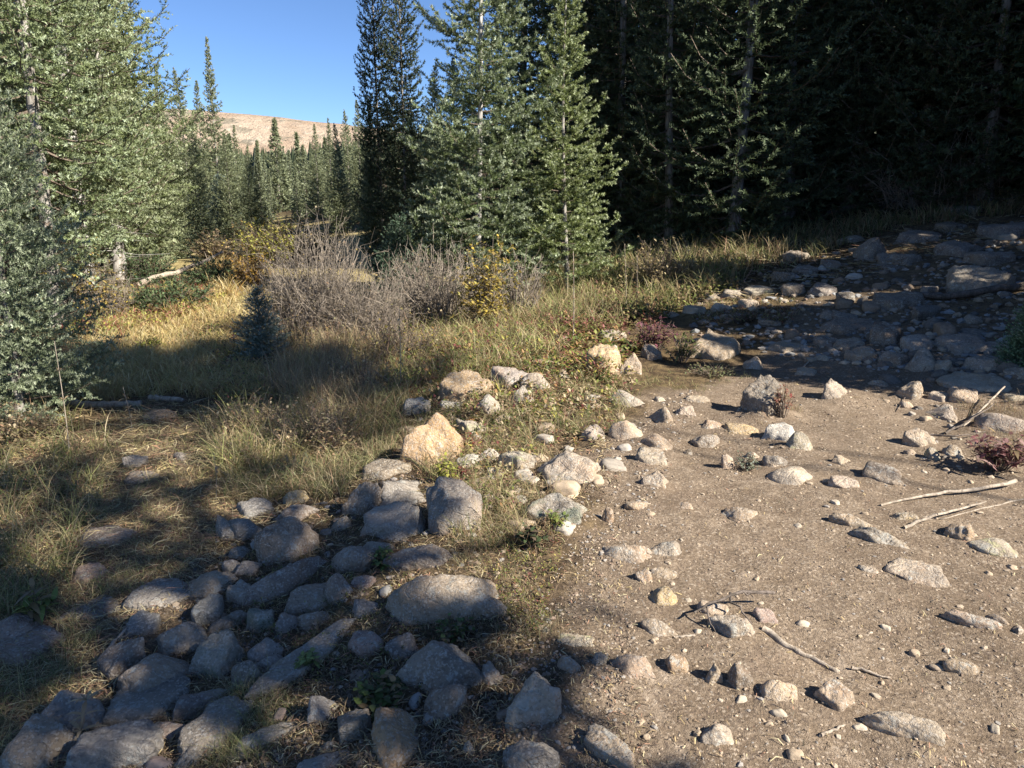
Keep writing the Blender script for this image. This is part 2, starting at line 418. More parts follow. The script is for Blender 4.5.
def add_rock(cx, cy, wpx, hpx, ang, typ, col, label, group=None, seed=None, name='rock', up=1.0):
    seed = seed if seed is not None else int(cx*131+cy*17)
    a = radians(ang)
    if cx < 560 and cy > 440: wpx *= 1.13; hpx *= 1.13
    elif cx < 680 and cy < 480: wpx *= 1.1; hpx *= 1.12
    # front contact line
    vh = hpx/2*abs(math.cos(a)) + (wpx/2*abs(math.sin(a)) if ang else 0)*.75
    q = ground(cx, min(cy+ (hpx/2 if not ang else hpx/2+abs(math.sin(a))*wpx*.12)*.92, 1000))[0]
    dep = float(depth_of(q)); th = math.atan2(CAM[2]-q[2], math.hypot(q[0], q[1]))
    th = max(th, .16)
    sn, cs = math.sin(th), math.cos(th)
    if ang:
        Lx = math.cos(a)*wpx/F*dep; Ly = math.sin(a)*wpx/F*dep/max(sn, .3)
        W = math.hypot(Lx, Ly); yaw = math.atan2(Ly, Lx)
        hw = hpx/F*dep
        D = hw*1.0; H = hw*.62
        ctr = ground(cx, cy+hpx*.2)[0]
    else:
        W = wpx/F*dep; hw = hpx/F*dep; yaw = 0
        fl = .42 if typ == 's' else .30
        ah = min(.46*W, fl*hw/sn); H = math.sqrt(max((hw-ah*sn)**2-(ah*sn)**2, .0004))/cs*up*(.95 if cy < 380 and cx > 780 else .80 if cx > 560 else .9)*(.86 if typ == 't' else 1)
        D = 2*ah
        dirv = nrm(np.array([q[0], q[1]])); ctr = np.array([q[0]+dirv[0]*ah*.95, q[1]+dirv[1]*ah*.95, 0])
        ctr[2] = q[2]*.5+h_full(ctr[0], ctr[1])[0]*.5
        yaw = -math.atan2(q[0], q[1])
    big = wpx*hpx
    sub = 5 if big > 1800 else 4 if big > 250 else 3
    V, Fc = rock_verts(W, D, H, typ, seed, sub)
    m = M['rock']
    if col in 'lm' : m = M['rock_l'] if col == 'l' else M['rock_m']
    cc = COL[col[0]]
    if len(col) > 1: m = {'s': M['rock_s'], 'l': M['rock_l'], 'm': M['rock_m']}[col[1]]
    me = mesh_np('rock', V, Fc, [m], None, None, True)
    o = link(name, me); o.location = (ctr[0], ctr[1], ctr[2]-.004-.05*H); o.rotation_euler = (0, 0, yaw)
    r = np.random.default_rng(seed+5)
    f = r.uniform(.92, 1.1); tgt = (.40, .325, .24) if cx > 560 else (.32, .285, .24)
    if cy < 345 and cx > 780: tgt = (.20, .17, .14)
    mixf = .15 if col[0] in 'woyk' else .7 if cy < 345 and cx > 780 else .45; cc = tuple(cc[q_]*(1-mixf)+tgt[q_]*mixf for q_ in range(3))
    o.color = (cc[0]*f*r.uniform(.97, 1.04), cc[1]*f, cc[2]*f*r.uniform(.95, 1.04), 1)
    tag(o, label, 'rock' if name != 'stone' else 'stone', group)
    ROCKS.append((float(ctr[0]), float(ctr[1]), W*.5, D*.5, yaw, H))
    return o
TABLE = """
15 629 44 28 0 r k|rounded pink boulder, upper of the two half buried in grass at the left edge
27 650 66 32 0 s k|flat pink boulder, lower of the two half buried in grass at the left edge
92 612 56 20 0 s d|dark flat stone in the shaded grass above the pink boulders
160 598 66 28 0 s b|long blue grey slab at the upper end of the lower left rock heap
214 586 60 30 0 r t|smooth tan boulder with a notched side beside the long blue grey slab
241 596 22 30 20 b t|narrow tan stone wedged against the notched tan boulder
145 626 30 26 0 b b|square blue grey stone at the outer edge of the rock heap
187 637 46 42 0 t g|pointed pale grey stone standing beside the mossy green boulder
212 611 34 32 0 b b|blue grey angular stone below the notched tan boulder
222 627 30 20 0 r n|small rounded brown stone between the pointed grey stone and mossy boulder
239 617 20 18 0 b g|small blocky grey stone above the mossy green boulder
124 660 46 44 0 b d|dark grey boulder at the outer edge of the heap, in deep shade
166 676 88 42 0 r t|long tan boulder lying across the middle of the lower left heap
222 657 58 50 0 b mm|blocky boulder with dark green moss on its face
72 712 60 62 0 t g|upright rounded grey boulder above the pale corner boulder
38 748 76 60 0 r t|large pale tan boulder filling the lower left corner
150 708 90 46 0 s g|broad grey brown slab below the long tan boulder
116 754 92 54 0 b bs|big blue grey boulder with banded grain at the bottom edge
168 732 38 26 0 r k|small pinkish cobble caught between the banded boulder and leaning slab
204 700 52 26 25 s g|shaded grey slab leaning beside the mossy boulder
213 728 66 44 50 s g|long grey slab leaning steeply beside the grass tuft
250 677 30 34 0 r g|grey cobble between the mossy boulder and the grass tuft
188 762 28 18 0 b l|small yellowish stone beside the banded boulder
272 735 58 20 18 s b|slim blue grey stone lying in grass below the tuft
228 530 24 30 0 b G|pale blocky stone half hidden behind the speckled oval cobble
246 527 38 28 0 r b|speckled blue white oval cobble at the top of the rock heap
256 509 36 20 0 b b|dark blue grey stone behind the speckled oval cobble
297 497 24 18 0 r y|small round yellow tan stone above the big brown boulder
298 513 44 24 0 r g|shaded grey stone directly below the round yellow tan stone
290 541 60 52 0 r n|big rounded brown boulder, upper of two leaning together
284 578 90 44 24 r n|big sloping brown boulder, lower of two leaning together
244 554 26 14 0 b g|small flat pale grey stone left of the big brown boulders
250 570 30 18 0 b g|small grey stone wedged beneath the big rounded brown boulder
233 566 18 16 0 r g|small grey cobble above the notched tan boulder
310 601 46 26 0 b n|mottled brown stone under the lower edge of the sloping boulder
341 588 28 34 0 r g|egg shaped grey stone between the sloping boulder and pink stone
365 583 26 16 0 b k|small pinkish stone beside the egg shaped grey stone
367 612 30 24 0 b b|angular blue grey stone beside the largest shaded boulder
289 624 28 26 0 r g|smooth round grey cobble in the middle of the heap
261 622 28 28 0 b m|greenish angular stone beside the smooth round cobble
268 650 34 28 0 t G|pale pointed stone, upper part of the pair by the mossy boulder
270 668 30 24 0 r G|pale rounded stone below the pale pointed stone
316 620 36 22 0 r n|dark brown stone between the round cobble and long slab
310 656 104 26 40 s G|long narrow grey slab running diagonally through the shaded heap
370 645 38 32 0 r k|pinkish grey rounded stone with a dappled top
405 650 38 28 0 b d|dark grey stone between the pinkish stone and dark triangular boulder
443 600 122 64 0 r t|largest boulder in the shade, broad and tan with a split left end
441 668 84 70 0 t g|dark triangular boulder below the largest tan one
492 676 26 26 0 b p|crumbly pale stone beside the dark triangular boulder
406 732 74 62 28 w oo|ochre brown boulder with a sunlit patch at the bottom edge
444 706 44 44 0 r n|brown boulder leaning against the ochre boulder at the bottom
328 712 46 34 0 w b|blue grey sloping stone in the deep shade near the bottom
358 727 34 34 0 b b|angular blue grey block beside the ochre brown boulder
328 747 20 16 0 r d|small dark cobble below the angular blue grey block
328 764 60 18 0 s g|flat grey stone at the bottom edge left of the ochre boulder
469 748 12 18 0 r p|small pale upright stone right of the ochre boulder
361 557 54 34 0 r t|smooth tan grey boulder shaped like a pear, above the egg shaped stone
381 548 30 20 0 r t|pale tan knob of stone touching the pear shaped boulder
341 524 20 16 0 r t|small round stone in the gap right of the big brown boulder
326 533 12 10 0 r g|tiny grey stone in the soil right of the big brown boulder
420 558 66 28 0 r ns|dark brown ribbed boulder just above the largest shaded boulder
365 503 40 40 0 b n|square brown boulder at the head of the rock heap
386 471 50 24 0 b n|brown block lying in front of the tall ochre boulder
411 492 64 42 30 w g|sloping grey boulder leaning up toward the tall ochre boulder
397 525 70 42 0 b G|pale cut block with a bright corner in the middle of the band
455 510 52 62 0 b g|big upright grey block with a slanting top, half in shade
434 434 62 70 0 t o|tall ochre boulder with grey lichen, standing upright in the sun
415 406 30 20 0 b w|bright white stone behind the tall ochre boulder
453 406 24 12 0 b w|flat white stone right of the tall ochre boulder
467 387 54 36 0 b o|wide orange brown boulder with cracks at the grass edge
488 405 34 28 0 r l|round pale stone with yellow green lichen below the orange brown boulder
471 428 28 22 0 b l|pale greenish stone tucked against the tall ochre boulder
511 377 38 26 0 b G|grey boulder with dark streaks behind the pointed pale stone
536 383 30 24 0 r t|rounded tan stone right of the dark streaked grey boulder
522 394 24 28 0 t p|pointed pale stone in front of the rounded tan stone
545 365 24 12 0 r p|flat pale stone at the far edge of the rock band
561 373 16 12 0 r p|small pale stone beside the red leaved tuft in the rock band
490 455 26 16 0 r w|rounded white stone below the crimson plant
466 462 24 16 0 b w|angular white stone beside the crimson plant
516 462 34 26 0 b l|pale yellowish block left of the large pale boulder
569 463 66 46 0 t G|large pale speckled boulder in the sun at the trail edge
558 508 62 44 0 t mm|grey boulder with a bright green lichen patch below the large pale boulder
627 399 40 24 0 r G|smooth pale grey boulder at the left side of the dirt trail
593 432 24 20 0 r G|grey white stone above the large pale boulder
627 431 36 26 0 r p|round cream coloured stone, highest in the curved row on the trail
656 414 32 22 0 w t|sloping tan stone beside the smooth pale grey boulder
654 440 34 20 0 r t|flat tan stone in the curved row below the cream stone
652 457 34 20 0 s p|pale slab stone in the curved row with deep shadow below
655 477 28 24 0 t p|pointed pale stone at the lower end of the curved row
660 399 14 8 0 r p|small pale pebble above the sloping tan stone
686 410 22 14 0 r p|pale round stone in the soil between trail and grass
697 399 26 9 0 s p|thin pale flat stone set in the soil below the granite boulder
636 505 24 14 0 r t|small tan stone alone on the dirt below the curved row
684 505 20 10 0 w t|small low tan stone on the dirt right of the lone tan one
608 514 14 20 0 r p|small pale cobble beside the green lichen boulder
604 358 42 38 0 b y|square yellow block in the sun by the purple leaved plant
630 360 22 34 0 t p|white streaked stone leaning on the square yellow block
612 335 32 14 0 s G|flat grey stone behind the square yellow block
650 352 24 22 0 b n|brown stone under the purple leaved plant
566 340 28 14 0 r p|pale round stone among the reddish undergrowth at the far side
713 345 56 42 0 b n|big smooth brown granite boulder beside the purple leaved plant
752 362 24 18 0 r t|cracked tan stone right of the brown granite boulder
763 394 50 54 0 b ds|tall dark leaning boulder with a white lichen face on the trail
718 358 16 10 0 b t|small tan stone at the foot of the brown granite boulder
739 429 38 14 0 s y|flat orange yellow stone on the trail
714 424 30 14 0 w t|tan wedge stone left of the flat orange yellow stone
704 439 32 20 0 r g|grey stone with a clump of soil in the upper trail
688 452 12 10 0 r t|tiny tan stone left of the silvery ground plant
728 460 18 22 0 r t|upright tan cobble beside the silvery ground plant
752 455 14 12 0 r p|small pale pebble right of the silvery ground plant
739 514 38 20 0 r t|lone rounded tan stone in the open centre of the trail
780 431 40 26 0 b w|bright white stone with a blue shadow side on the trail
796 441 32 28 0 r l|rounded lichen covered stone touching the bright white stone
773 460 28 20 0 r p|pale round stone under the bright white stone
788 475 46 24 0 r p|low cream boulder under the pale round stone
843 482 30 16 0 s p|flat pale stone half sunk in the centre of the trail
843 460 24 14 0 w t|tan stone with a dark notch above the flat sunk stone
883 473 42 24 0 b d|stone with a dark broken face and pale top on the trail
840 391 42 30 0 w p|chunky cream boulder right of the tall leaning boulder
806 372 22 9 0 b p|small pale stone behind the chunky cream boulder
878 383 20 10 0 r t|small tan stone on the sunlit soil near the shade line
908 389 26 26 0 b t|tan block at the near edge of the shaded rock field
938 397 22 14 0 b p|pale stone beside the tan block near the shade edge
962 394 30 22 0 b t|tan stone below the long pale slab
972 383 68 20 0 s p|long pale slab lying at the edge of the shade
938 411 36 22 0 w g|sharp grey wedge stone pointing right
906 404 14 10 0 r p|small pale stone left of the sharp wedge stone
918 437 32 24 0 b p|knobbly pale stone left of the red withered plant
932 453 16 18 0 r l|small yellowish stone left of the red withered plant
953 450 22 16 0 r g|grey stone in the shade of the red withered plant
910 452 14 9 0 r p|tiny pale stone left of the small yellowish stone
1000 422 50 26 0 r g|broad grey boulder behind the red withered plant
1013 397 22 10 0 s p|pale flat stone at the right edge above the grey boulder
904 516 26 13 0 r t|small tan stone in front of the long stick tip
850 521 34 18 -16 b p|pale block stone with a sharp shadow below the long stick
880 538 50 24 -30 w g|furrowed grey stone slanting across the trail
868 569 22 9 0 b G|thin grey stone chip beside the pale slanting slab
915 574 62 26 0 s p|pale slanting slab on the right part of the trail
958 530 30 24 0 b t|square soil coloured block beside the forked stick
988 545 58 24 0 r l|tan boulder with yellowish lichen near the right edge
966 619 56 20 -16 b g|long low grey stone with a dark hollow near the right edge
997 618 18 12 -20 r p|small pale stone at the right end of the hollow grey stone
1020 628 24 14 15 w p|pale stone cut by the right edge of the picture
965 667 42 20 0 r t|low domed tan stone alone near the right edge
903 725 74 34 -20 r p|long bumpy pale stone, lowest on the right of the trail
834 696 46 34 0 b t|squarish brown tan stone with black shadow on its left
776 691 40 34 0 r p|pale speckled oval stone beside the dark upright one
740 677 32 38 0 b d|dark brown upright stone next to the speckled oval stone
713 671 20 32 0 t p|narrow pale upright stone left of the dark upright one
731 627 50 30 0 b g|dark angular stone beneath the forked stick
743 624 28 30 0 t p|pale angular stone beneath the forked stick
712 607 32 22 0 r p|pale rounded stone above the forked stick
763 616 28 20 0 b k|pinkish tan stone at the end of the forked stick
661 597 34 24 0 r y|yellow cream stone lit on one side, in the middle trail
659 627 38 22 0 r g|grey cobble below the yellow cream stone
623 551 58 30 0 r g|shaded grey boulder, left of a pair below the curved row
664 549 38 20 0 r g|shaded grey cobble, right of the pair below the curved row
662 573 30 16 0 r t|tan stone just above the yellow cream stone
644 576 20 18 0 b n|brown stone left of the yellow cream stone
575 641 48 14 0 s l|flat lichen covered stone level with the dappled dirt
568 665 28 20 0 r t|flat round tan stone sunk in the dirt above the egg shaped boulder
631 667 54 30 0 r t|wide half buried stone in dappled shade on the lower trail
676 664 26 24 0 b t|pale blocky stone right of the wide half buried stone
600 660 22 18 0 b g|small grey stone left of the wide half buried stone
534 699 54 66 0 t p|big pale egg shaped boulder standing near the bottom edge
530 760 60 34 0 b b|flat blue grey boulder at the bottom edge, in shade
612 752 66 32 -40 s t|tan slab slanting out of the dirt at the bottom edge
716 734 38 30 0 t G|half buried pointed grey stone in the lower trail
161 415 34 11 0 s o|flat pinkish orange stone on the grassy left path
137 460 22 15 0 b G|small pale grey stone on the shaded left path
182 456 18 10 0 r g|small dull grey stone beside the left path
107 538 54 22 0 s n|broad flat brown stone level with the left path
92 573 34 18 0 s k|flat pinkish stone below the broad brown one on the left path
30 420 10 7 0 r w|tiny white stone in the grass at far left
142 478 30 12 0 s n|low brown stone in the middle of the left path
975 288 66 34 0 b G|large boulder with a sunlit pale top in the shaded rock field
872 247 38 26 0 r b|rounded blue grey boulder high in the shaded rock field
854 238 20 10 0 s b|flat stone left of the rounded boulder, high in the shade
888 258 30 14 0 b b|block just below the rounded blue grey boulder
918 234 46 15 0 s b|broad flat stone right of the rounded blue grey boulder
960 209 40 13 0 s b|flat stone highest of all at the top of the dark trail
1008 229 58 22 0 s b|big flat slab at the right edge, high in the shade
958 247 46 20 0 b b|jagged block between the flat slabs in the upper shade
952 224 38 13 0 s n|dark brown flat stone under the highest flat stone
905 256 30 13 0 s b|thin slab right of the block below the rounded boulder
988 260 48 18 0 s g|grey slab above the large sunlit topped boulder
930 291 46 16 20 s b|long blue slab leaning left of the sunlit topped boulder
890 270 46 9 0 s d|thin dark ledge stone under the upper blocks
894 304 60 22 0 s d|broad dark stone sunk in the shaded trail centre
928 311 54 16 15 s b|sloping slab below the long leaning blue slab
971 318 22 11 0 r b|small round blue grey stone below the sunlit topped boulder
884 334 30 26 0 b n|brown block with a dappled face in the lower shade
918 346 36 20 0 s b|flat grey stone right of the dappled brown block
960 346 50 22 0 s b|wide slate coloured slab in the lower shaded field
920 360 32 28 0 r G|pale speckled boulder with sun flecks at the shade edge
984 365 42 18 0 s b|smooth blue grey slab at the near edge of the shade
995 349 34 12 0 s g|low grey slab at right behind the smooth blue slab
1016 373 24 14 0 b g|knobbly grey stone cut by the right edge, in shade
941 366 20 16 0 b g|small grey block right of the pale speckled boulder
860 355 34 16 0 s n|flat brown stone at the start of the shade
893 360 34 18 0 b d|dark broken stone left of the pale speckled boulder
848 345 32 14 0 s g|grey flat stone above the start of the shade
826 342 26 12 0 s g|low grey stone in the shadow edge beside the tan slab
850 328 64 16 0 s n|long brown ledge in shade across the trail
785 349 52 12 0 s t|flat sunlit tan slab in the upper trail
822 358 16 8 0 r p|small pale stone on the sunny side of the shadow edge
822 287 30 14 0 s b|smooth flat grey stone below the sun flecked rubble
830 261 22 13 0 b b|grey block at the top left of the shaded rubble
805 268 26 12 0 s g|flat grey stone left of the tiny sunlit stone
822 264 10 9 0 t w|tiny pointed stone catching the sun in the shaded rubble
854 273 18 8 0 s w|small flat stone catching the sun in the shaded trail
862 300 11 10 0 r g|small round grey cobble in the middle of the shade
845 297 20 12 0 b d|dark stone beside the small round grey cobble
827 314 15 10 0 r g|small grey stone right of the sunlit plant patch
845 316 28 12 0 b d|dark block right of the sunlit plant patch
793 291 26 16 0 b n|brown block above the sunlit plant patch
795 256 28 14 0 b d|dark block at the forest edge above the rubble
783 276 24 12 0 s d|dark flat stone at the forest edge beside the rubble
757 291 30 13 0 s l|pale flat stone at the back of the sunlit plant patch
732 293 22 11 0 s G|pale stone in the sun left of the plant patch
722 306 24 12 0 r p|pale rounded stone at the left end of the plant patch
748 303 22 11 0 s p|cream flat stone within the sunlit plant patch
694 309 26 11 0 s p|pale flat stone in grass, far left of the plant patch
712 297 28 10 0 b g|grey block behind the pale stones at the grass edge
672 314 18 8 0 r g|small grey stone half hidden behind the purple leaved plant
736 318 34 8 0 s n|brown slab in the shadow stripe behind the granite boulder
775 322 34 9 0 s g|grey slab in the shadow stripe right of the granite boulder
"""
for ln in TABLE.strip().splitlines():
    spec, lab = ln.split('|'); f = spec.split()
    col = f[6]; col = {'oo': 'o', 'mm': 'mm'}.get(col, col)
    add_rock(float(f[0]), float(f[1]), float(f[2]), float(f[3]), float(f[4]), f[5], col, lab)

def build_mound():                                     # soil banked up round every rock
    global MOUND
    gx = np.arange(600)*.03-8; gy = np.arange(560)*.03-1; MM = np.zeros((560, 600))
    for rk in ROCKS:
        a_, b_, yw, H = rk[2], rk[3], rk[4], rk[5]; m_ = max(a_, b_)*1.9+.03
        i0, i1 = np.searchsorted(gx, [rk[0]-m_, rk[0]+m_]); j0, j1 = np.searchsorted(gy, [rk[1]-m_, rk[1]+m_])
        if i1-i0 < 2 or j1-j0 < 2: continue
        X, Y = np.meshgrid(gx[i0:i1], gy[j0:j1]); x, y = X.ravel(), Y.ravel()
        dx, dy = x-rk[0], y-rk[1]; c_, s_ = math.cos(yw), math.sin(yw)
        e = np.sqrt(((dx*c_+dy*s_)/a_)**2+((-dx*s_+dy*c_)/b_)**2)
        v = (.17 if .8*rk[0]+.35*rk[1] < 4.9 else .05)*H*(1+.8*vnoise(np.stack([x*9, y*9, 0*x], 1), 3))*smooth(1.65, .8, e)
        MM[j0:j1, i0:i1] = np.maximum(MM[j0:j1, i0:i1], v.reshape(X.shape))
    MOUND = MM
build_mound()
build_ground()
# ------------------------------------------------------------------ small countable stones
def px_scatter(poly, n, seed):
    r = np.random.default_rng(seed); P = np.array(poly, float); out = []
    lo, hi = P.min(0), P.max(0)
    while len(out) < n:
        x = r.uniform(lo[0], hi[0], n*4); y = r.uniform(lo[1], hi[1], n*4)
        k = in_poly(P, x, y); out += list(zip(x[k], y[k]))
    return np.array(out[:n])
PROTO = []
for q in range(10):
    V, Fc = rock_verts(1, .8, .45, 'bstrb'[q % 5], 900+q, 3, 1.2)
    PROTO.append(mesh_np('stone', V, Fc, [M['stone']], None, None, True))
RA = np.array([r[:2] for r in ROCKS]); RW = np.array([max(r[2], r[3]) for r in ROCKS])
def stones(poly, n, smin, smax, seed, label, group, cols, sc_px=None):
    r = np.random.default_rng(seed); pts = px_scatter(poly, n, seed); W = ground(pts[:, 0], pts[:, 1])
    for p in W:
        if not np.isfinite(p[0]): continue
        dd = np.hypot(RA[:, 0]-p[0], RA[:, 1]-p[1])/np.maximum(RW, .03)
        if dd.min() < .75: continue
        s = smin*(smax/smin)**(r.random()**1.6)
        o = link('stone', PROTO[r.integers(10)]); o.location = (p[0], p[1], h_full(p[0], p[1])[0]-s*.05)
        o.scale = (s, s*r.uniform(.7, 1.1), s*r.uniform(.5, 1.0)); o.rotation_euler = (r.uniform(-.2, .2), r.uniform(-.2, .2), r.uniform(0, 6.28))
        c = COL[cols[r.integers(len(cols))]]; f = r.uniform(.85, 1.12); o.color = (c[0]*f, c[1]*f, c[2]*f, 1)
        tag(o, label, 'stone', group)
stones([(800, 240), (1030, 215), (1040, 380), (900, 385), (850, 365), (770, 335), (800, 290)], 92, .10, .34, 1, 'small stone in the shaded jumble covering the uphill trail', 'small stones in the shaded rock field', 'nddgn')
stones([(620, 480), (680, 400), (1000, 400), (1024, 560), (1000, 768), (560, 768), (640, 640), (600, 560)], 75, .018, .06, 2, 'pebble sized tan stone lying loose on the dirt trail', 'loose small stones on the dirt trail', 'tptp')
stones([(60, 768), (130, 620), (240, 540), (360, 500), (470, 560), (520, 690), (480, 768)], 66, .03, .11, 3, 'small stone filling a gap between the shaded boulders of the lower heap', 'small stones between the shaded boulders', 'gntbk')
stones([(400, 430), (470, 380), (640, 400), (620, 470), (560, 530), (480, 540)], 80, .05, .17, 4, 'small pale stone between the sunlit boulders beside the trail', 'small stones between the sunlit boulders', 'tgGt')
stones([(880, 400), (1024, 385), (1024, 430), (960, 470), (900, 460)], 22, .05, .11, 5, 'small stone in the rubble round the red withered plant', 'small stones round the red withered plant', 'gtpd')
stones([(690, 290), (800, 270), (800, 320), (700, 325)], 26, .06, .16, 6, 'small stone in the sun flecked patch at the forest edge', 'small stones at the forest edge', 'ptGg')

# ------------------------------------------------------------------ gravel and litter (stuff)
def gravel(name, sets, seed):
    r = np.random.default_rng(seed); dv, df = ico(1)
    mb = MB()
    for poly, n, s0, s1, cols in sets:
        pts = px_scatter(poly, n, int(r.integers(1e6))); P = ground(pts[:, 0], pts[:, 1]); P = P[np.isfinite(P[:, 0])]
        n_ = len(P); s = s0*(s1/s0)**(r.random(n_)**2.2)
        dep = np.linalg.norm(P[:, :2], axis=1); s = s*np.clip(dep/3.2, .8, 2.2)
        sc = np.stack([s, s*r.uniform(.6, 1, n_), s*r.uniform(.35, .7, n_)], 1)
        a = r.uniform(0, 6.28, n_); ca, sa = np.cos(a), np.sin(a)
        jit = 1+r.normal(size=(n_, len(dv), 1))*.16
        V = dv[None]*jit*sc[:, None]
        V = np.stack([V[..., 0]*ca[:, None]-V[..., 1]*sa[:, None], V[..., 0]*sa[:, None]+V[..., 1]*ca[:, None], V[..., 2]], -1) + P[:, None] + np.array([0, 0, 1.])*(s*.1)[:, None, None]
        Fc = (df[None] + (np.arange(n_)*len(dv))[:, None, None]).reshape(-1, 3)
        cc = np.array([COL[c] for c in cols])[r.integers(len(cols), size=n_)]*r.uniform(.7, 1.15, (n_, 1))
        mb.add(V.reshape(-1, 3), Fc, np.repeat(cc, len(dv), 0))
    o = link(name, mb.mesh(name, [M['pebble']], False)); tag(o, 'fine gravel and crumbs of soil strewn over the trail', 'gravel', None, 'stuff')
TR = [(505, 800), (540, 720), (560, 620), (600, 500), (640, 400), (700, 375), (860, 370), (1060, 390), (1400, 420), (1400, 800)]
gravel('gravel', [(TR, 9000, .0022, .008, 'tnttgtnt'), (TR, 420, .007, .016, 'tttg'),
                  ([(60, 800), (120, 620), (240, 520), (400, 470), (520, 520), (560, 640), (520, 800)], 3500, .004, .02, 'ngtdn'),
                  ([(480, 800), (500, 640), (600, 520), (640, 640), (600, 800)], 1500, .003, .012, 'ngtn'),
                  ([(690, 340), (700, 280), (1030, 215), (1200, 220), (1200, 390), (860, 370)], 3500, .008, .03, 'gbdtn'),
                  ([(560, 560), (600, 440), (700, 380), (640, 560)], 700, .004, .012, 'tng')], 11)
def litter(name, sets, seed, label):
    r = np.random.default_rng(seed); mb = MB()
    for poly, n, l0, l1, cols in sets:
        pts = px_scatter(poly, n, int(r.integers(1e6))); P = ground(pts[:, 0], pts[:, 1]); P = P[np.isfinite(P[:, 0])]
        n_ = len(P); L = r.uniform(l0, l1, n_)*np.clip(P[:, 1]/4, .7, 2); a = r.uniform(0, 6.28, n_); el = r.normal(0, .18, n_)
        d = np.stack([np.cos(a)*np.cos(el), np.sin(a)*np.cos(el), np.sin(el)], 1)
        side = np.stack([-np.sin(a), np.cos(a), r.normal(0, .6, n_)], 1)
        pl = np.stack([P+[0, 0, .004], P+d*L[:, None]*.5+[0, 0, .012], P+d*L[:, None]+[0, 0, .006]], 1)
        pl[:, 1, :2] += side[:, :2]*(L*r.normal(0, .12, n_))[:, None]
        W = np.stack([L*0+.0012, L*0+.0016, L*0+.0007], 1)*np.clip(P[:, 1]/3, 1, 3)[:, None]
        V, Q = ribbons(pl, nrm(side), W); c = np.array(cols)[r.integers(len(cols), size=n_)]*r.uniform(.7, 1.2, (n_, 1))
        mb.add(V, Q, np.repeat(c, 6, 0))
    o = link(name, mb.mesh(name, [M['litter']], False)); tag(o, label, 'litter', None, 'stuff')
STRAW = [(.42, .33, .17), (.34, .26, .13), (.26, .19, .11), (.46, .40, .24), (.20, .14, .09), (.30, .17, .11)]
DARK = [(.16, .12, .08), (.10, .075, .05), (.24, .18, .11), (.08, .06, .045)]
litter('litter', [(TR, 1500, .008, .03, DARK+STRAW), ([(-100, 800), (-60, 400), (100, 380), (260, 420), (300, 500), (150, 620), (60, 800)], 16000, .04, .14, STRAW),
                  ([(200, 500), (420, 420), (600, 400), (620, 480), (540, 560), (500, 800), (60, 800)], 20000, .02, .08, STRAW+DARK+DARK),
                  (TR, 500, .02, .06, STRAW+DARK),
                  ([(480, 800), (500, 600), (620, 520), (660, 800)], 1200, .015, .05, DARK+STRAW),
                  ([(540, 330), (700, 220), (1024, 190), (1024, 230), (760, 300)], 8000, .05, .2, STRAW+DARK)], 21, 'dry straw, dead stems and needles matted over the soil')

# ------------------------------------------------------------------ sticks and logs
def stick(pxs, r0, r1, mat, label, cat='stick', name='stick', lift=.0, wob=.012, forks=(), seed=0, sides=7, world=None, stubs=0):
    r = np.random.default_rng(seed+int(pxs[0][0]) if pxs else seed)
    W = ground([p[0] for p in pxs], [p[1] for p in pxs]) if world is None else np.array(world, float)
    K = 14; t = np.linspace(0, 1, K)
    seg = np.linspace(0, 1, len(W)); P = np.stack([np.interp(t, seg, W[:, q]) for q in range(3)], 1)
    if world is None: P[:, 2] = h_full(P[:, 0], P[:, 1])
    P[:, 2] += np.linspace(r0, r1, K)*.7 + (lift if np.isscalar(lift) else np.interp(t, np.linspace(0, 1, len(lift)), lift))
    P += r.normal(0, min(wob, max(r0, r1)*.32), P.shape)*np.array([1, 1, .35])
    R = np.linspace(r0, r1, K)*r.uniform(.86, 1.12, K)
    o0 = P[0].copy()
    mb = MB(); V, Q = tubes((P-o0)[None], R[None], sides); V = V*1.0; mb.add(V, Q)
    for (k0, dx, dy, dz, rr) in forks:
        p0 = P[k0]-o0; p1 = p0+np.array([dx, dy, dz]); tt = np.linspace(0, 1, 6)[:, None]
        PP = p0*(1-tt)+p1*tt+r.normal(0, .006, (6, 3)); V, Q = tubes(PP[None], np.linspace(rr, rr*.4, 6)[None], 5); mb.add(V, Q)
    for q in range(stubs):
        k0 = r.integers(1, K-1); p0 = P[k0]-o0; d = nrm(r.normal(size=3)); d[2] = abs(d[2])
        L = r.uniform(.08, .35); PP = p0+d*np.linspace(0, L, 4)[:, None]; V, Q = tubes(PP[None], np.linspace(r1*.35, r1*.1, 4)[None], 4); mb.add(V, Q)
    o = link(name, mb.mesh(name, [M[mat]], True)); o.location = o0; tag(o, label, cat); return o
stick([(880, 506), (930, 498), (975, 494), (1014, 487)], .006, .011, 'deadwood', 'long pale stick lying almost straight across the right of the trail', lift=(.0, .015, .02, .03))
stick([(905, 529), (940, 520), (985, 508)], .009, .005, 'deadwood', 'shorter pale stick lying below the long straight one', lift=(0, .03, .03), forks=[(6, -.10, -.03, .0, .004)])
stick([(1024, 500), (985, 508), (940, 520)], .005, .003, 'deadwood', 'thin broken twig trailing from the shorter pale stick')
stick([(694, 623), (712, 617), (740, 609), (773, 605)], .004, .007, 'darkwood', 'dark forked stick lying over three stones in the lower trail', lift=(.04, .06, .07, .05), forks=[(3, .01, -.1, -.05, .004), (7, .05, -.12, -.06, .005), (9, .10, .0, -.02, .004)])
stick([(674, 638), (695, 636)], .005, .004, 'deadwood', 'short pale twig left of the forked stick')
stick([(765, 631), (790, 648), (815, 660), (840, 672)], .014, .008, 'deadwood', 'flat worn root half buried diagonally in the lower trail', 'root', 'root', -.006)
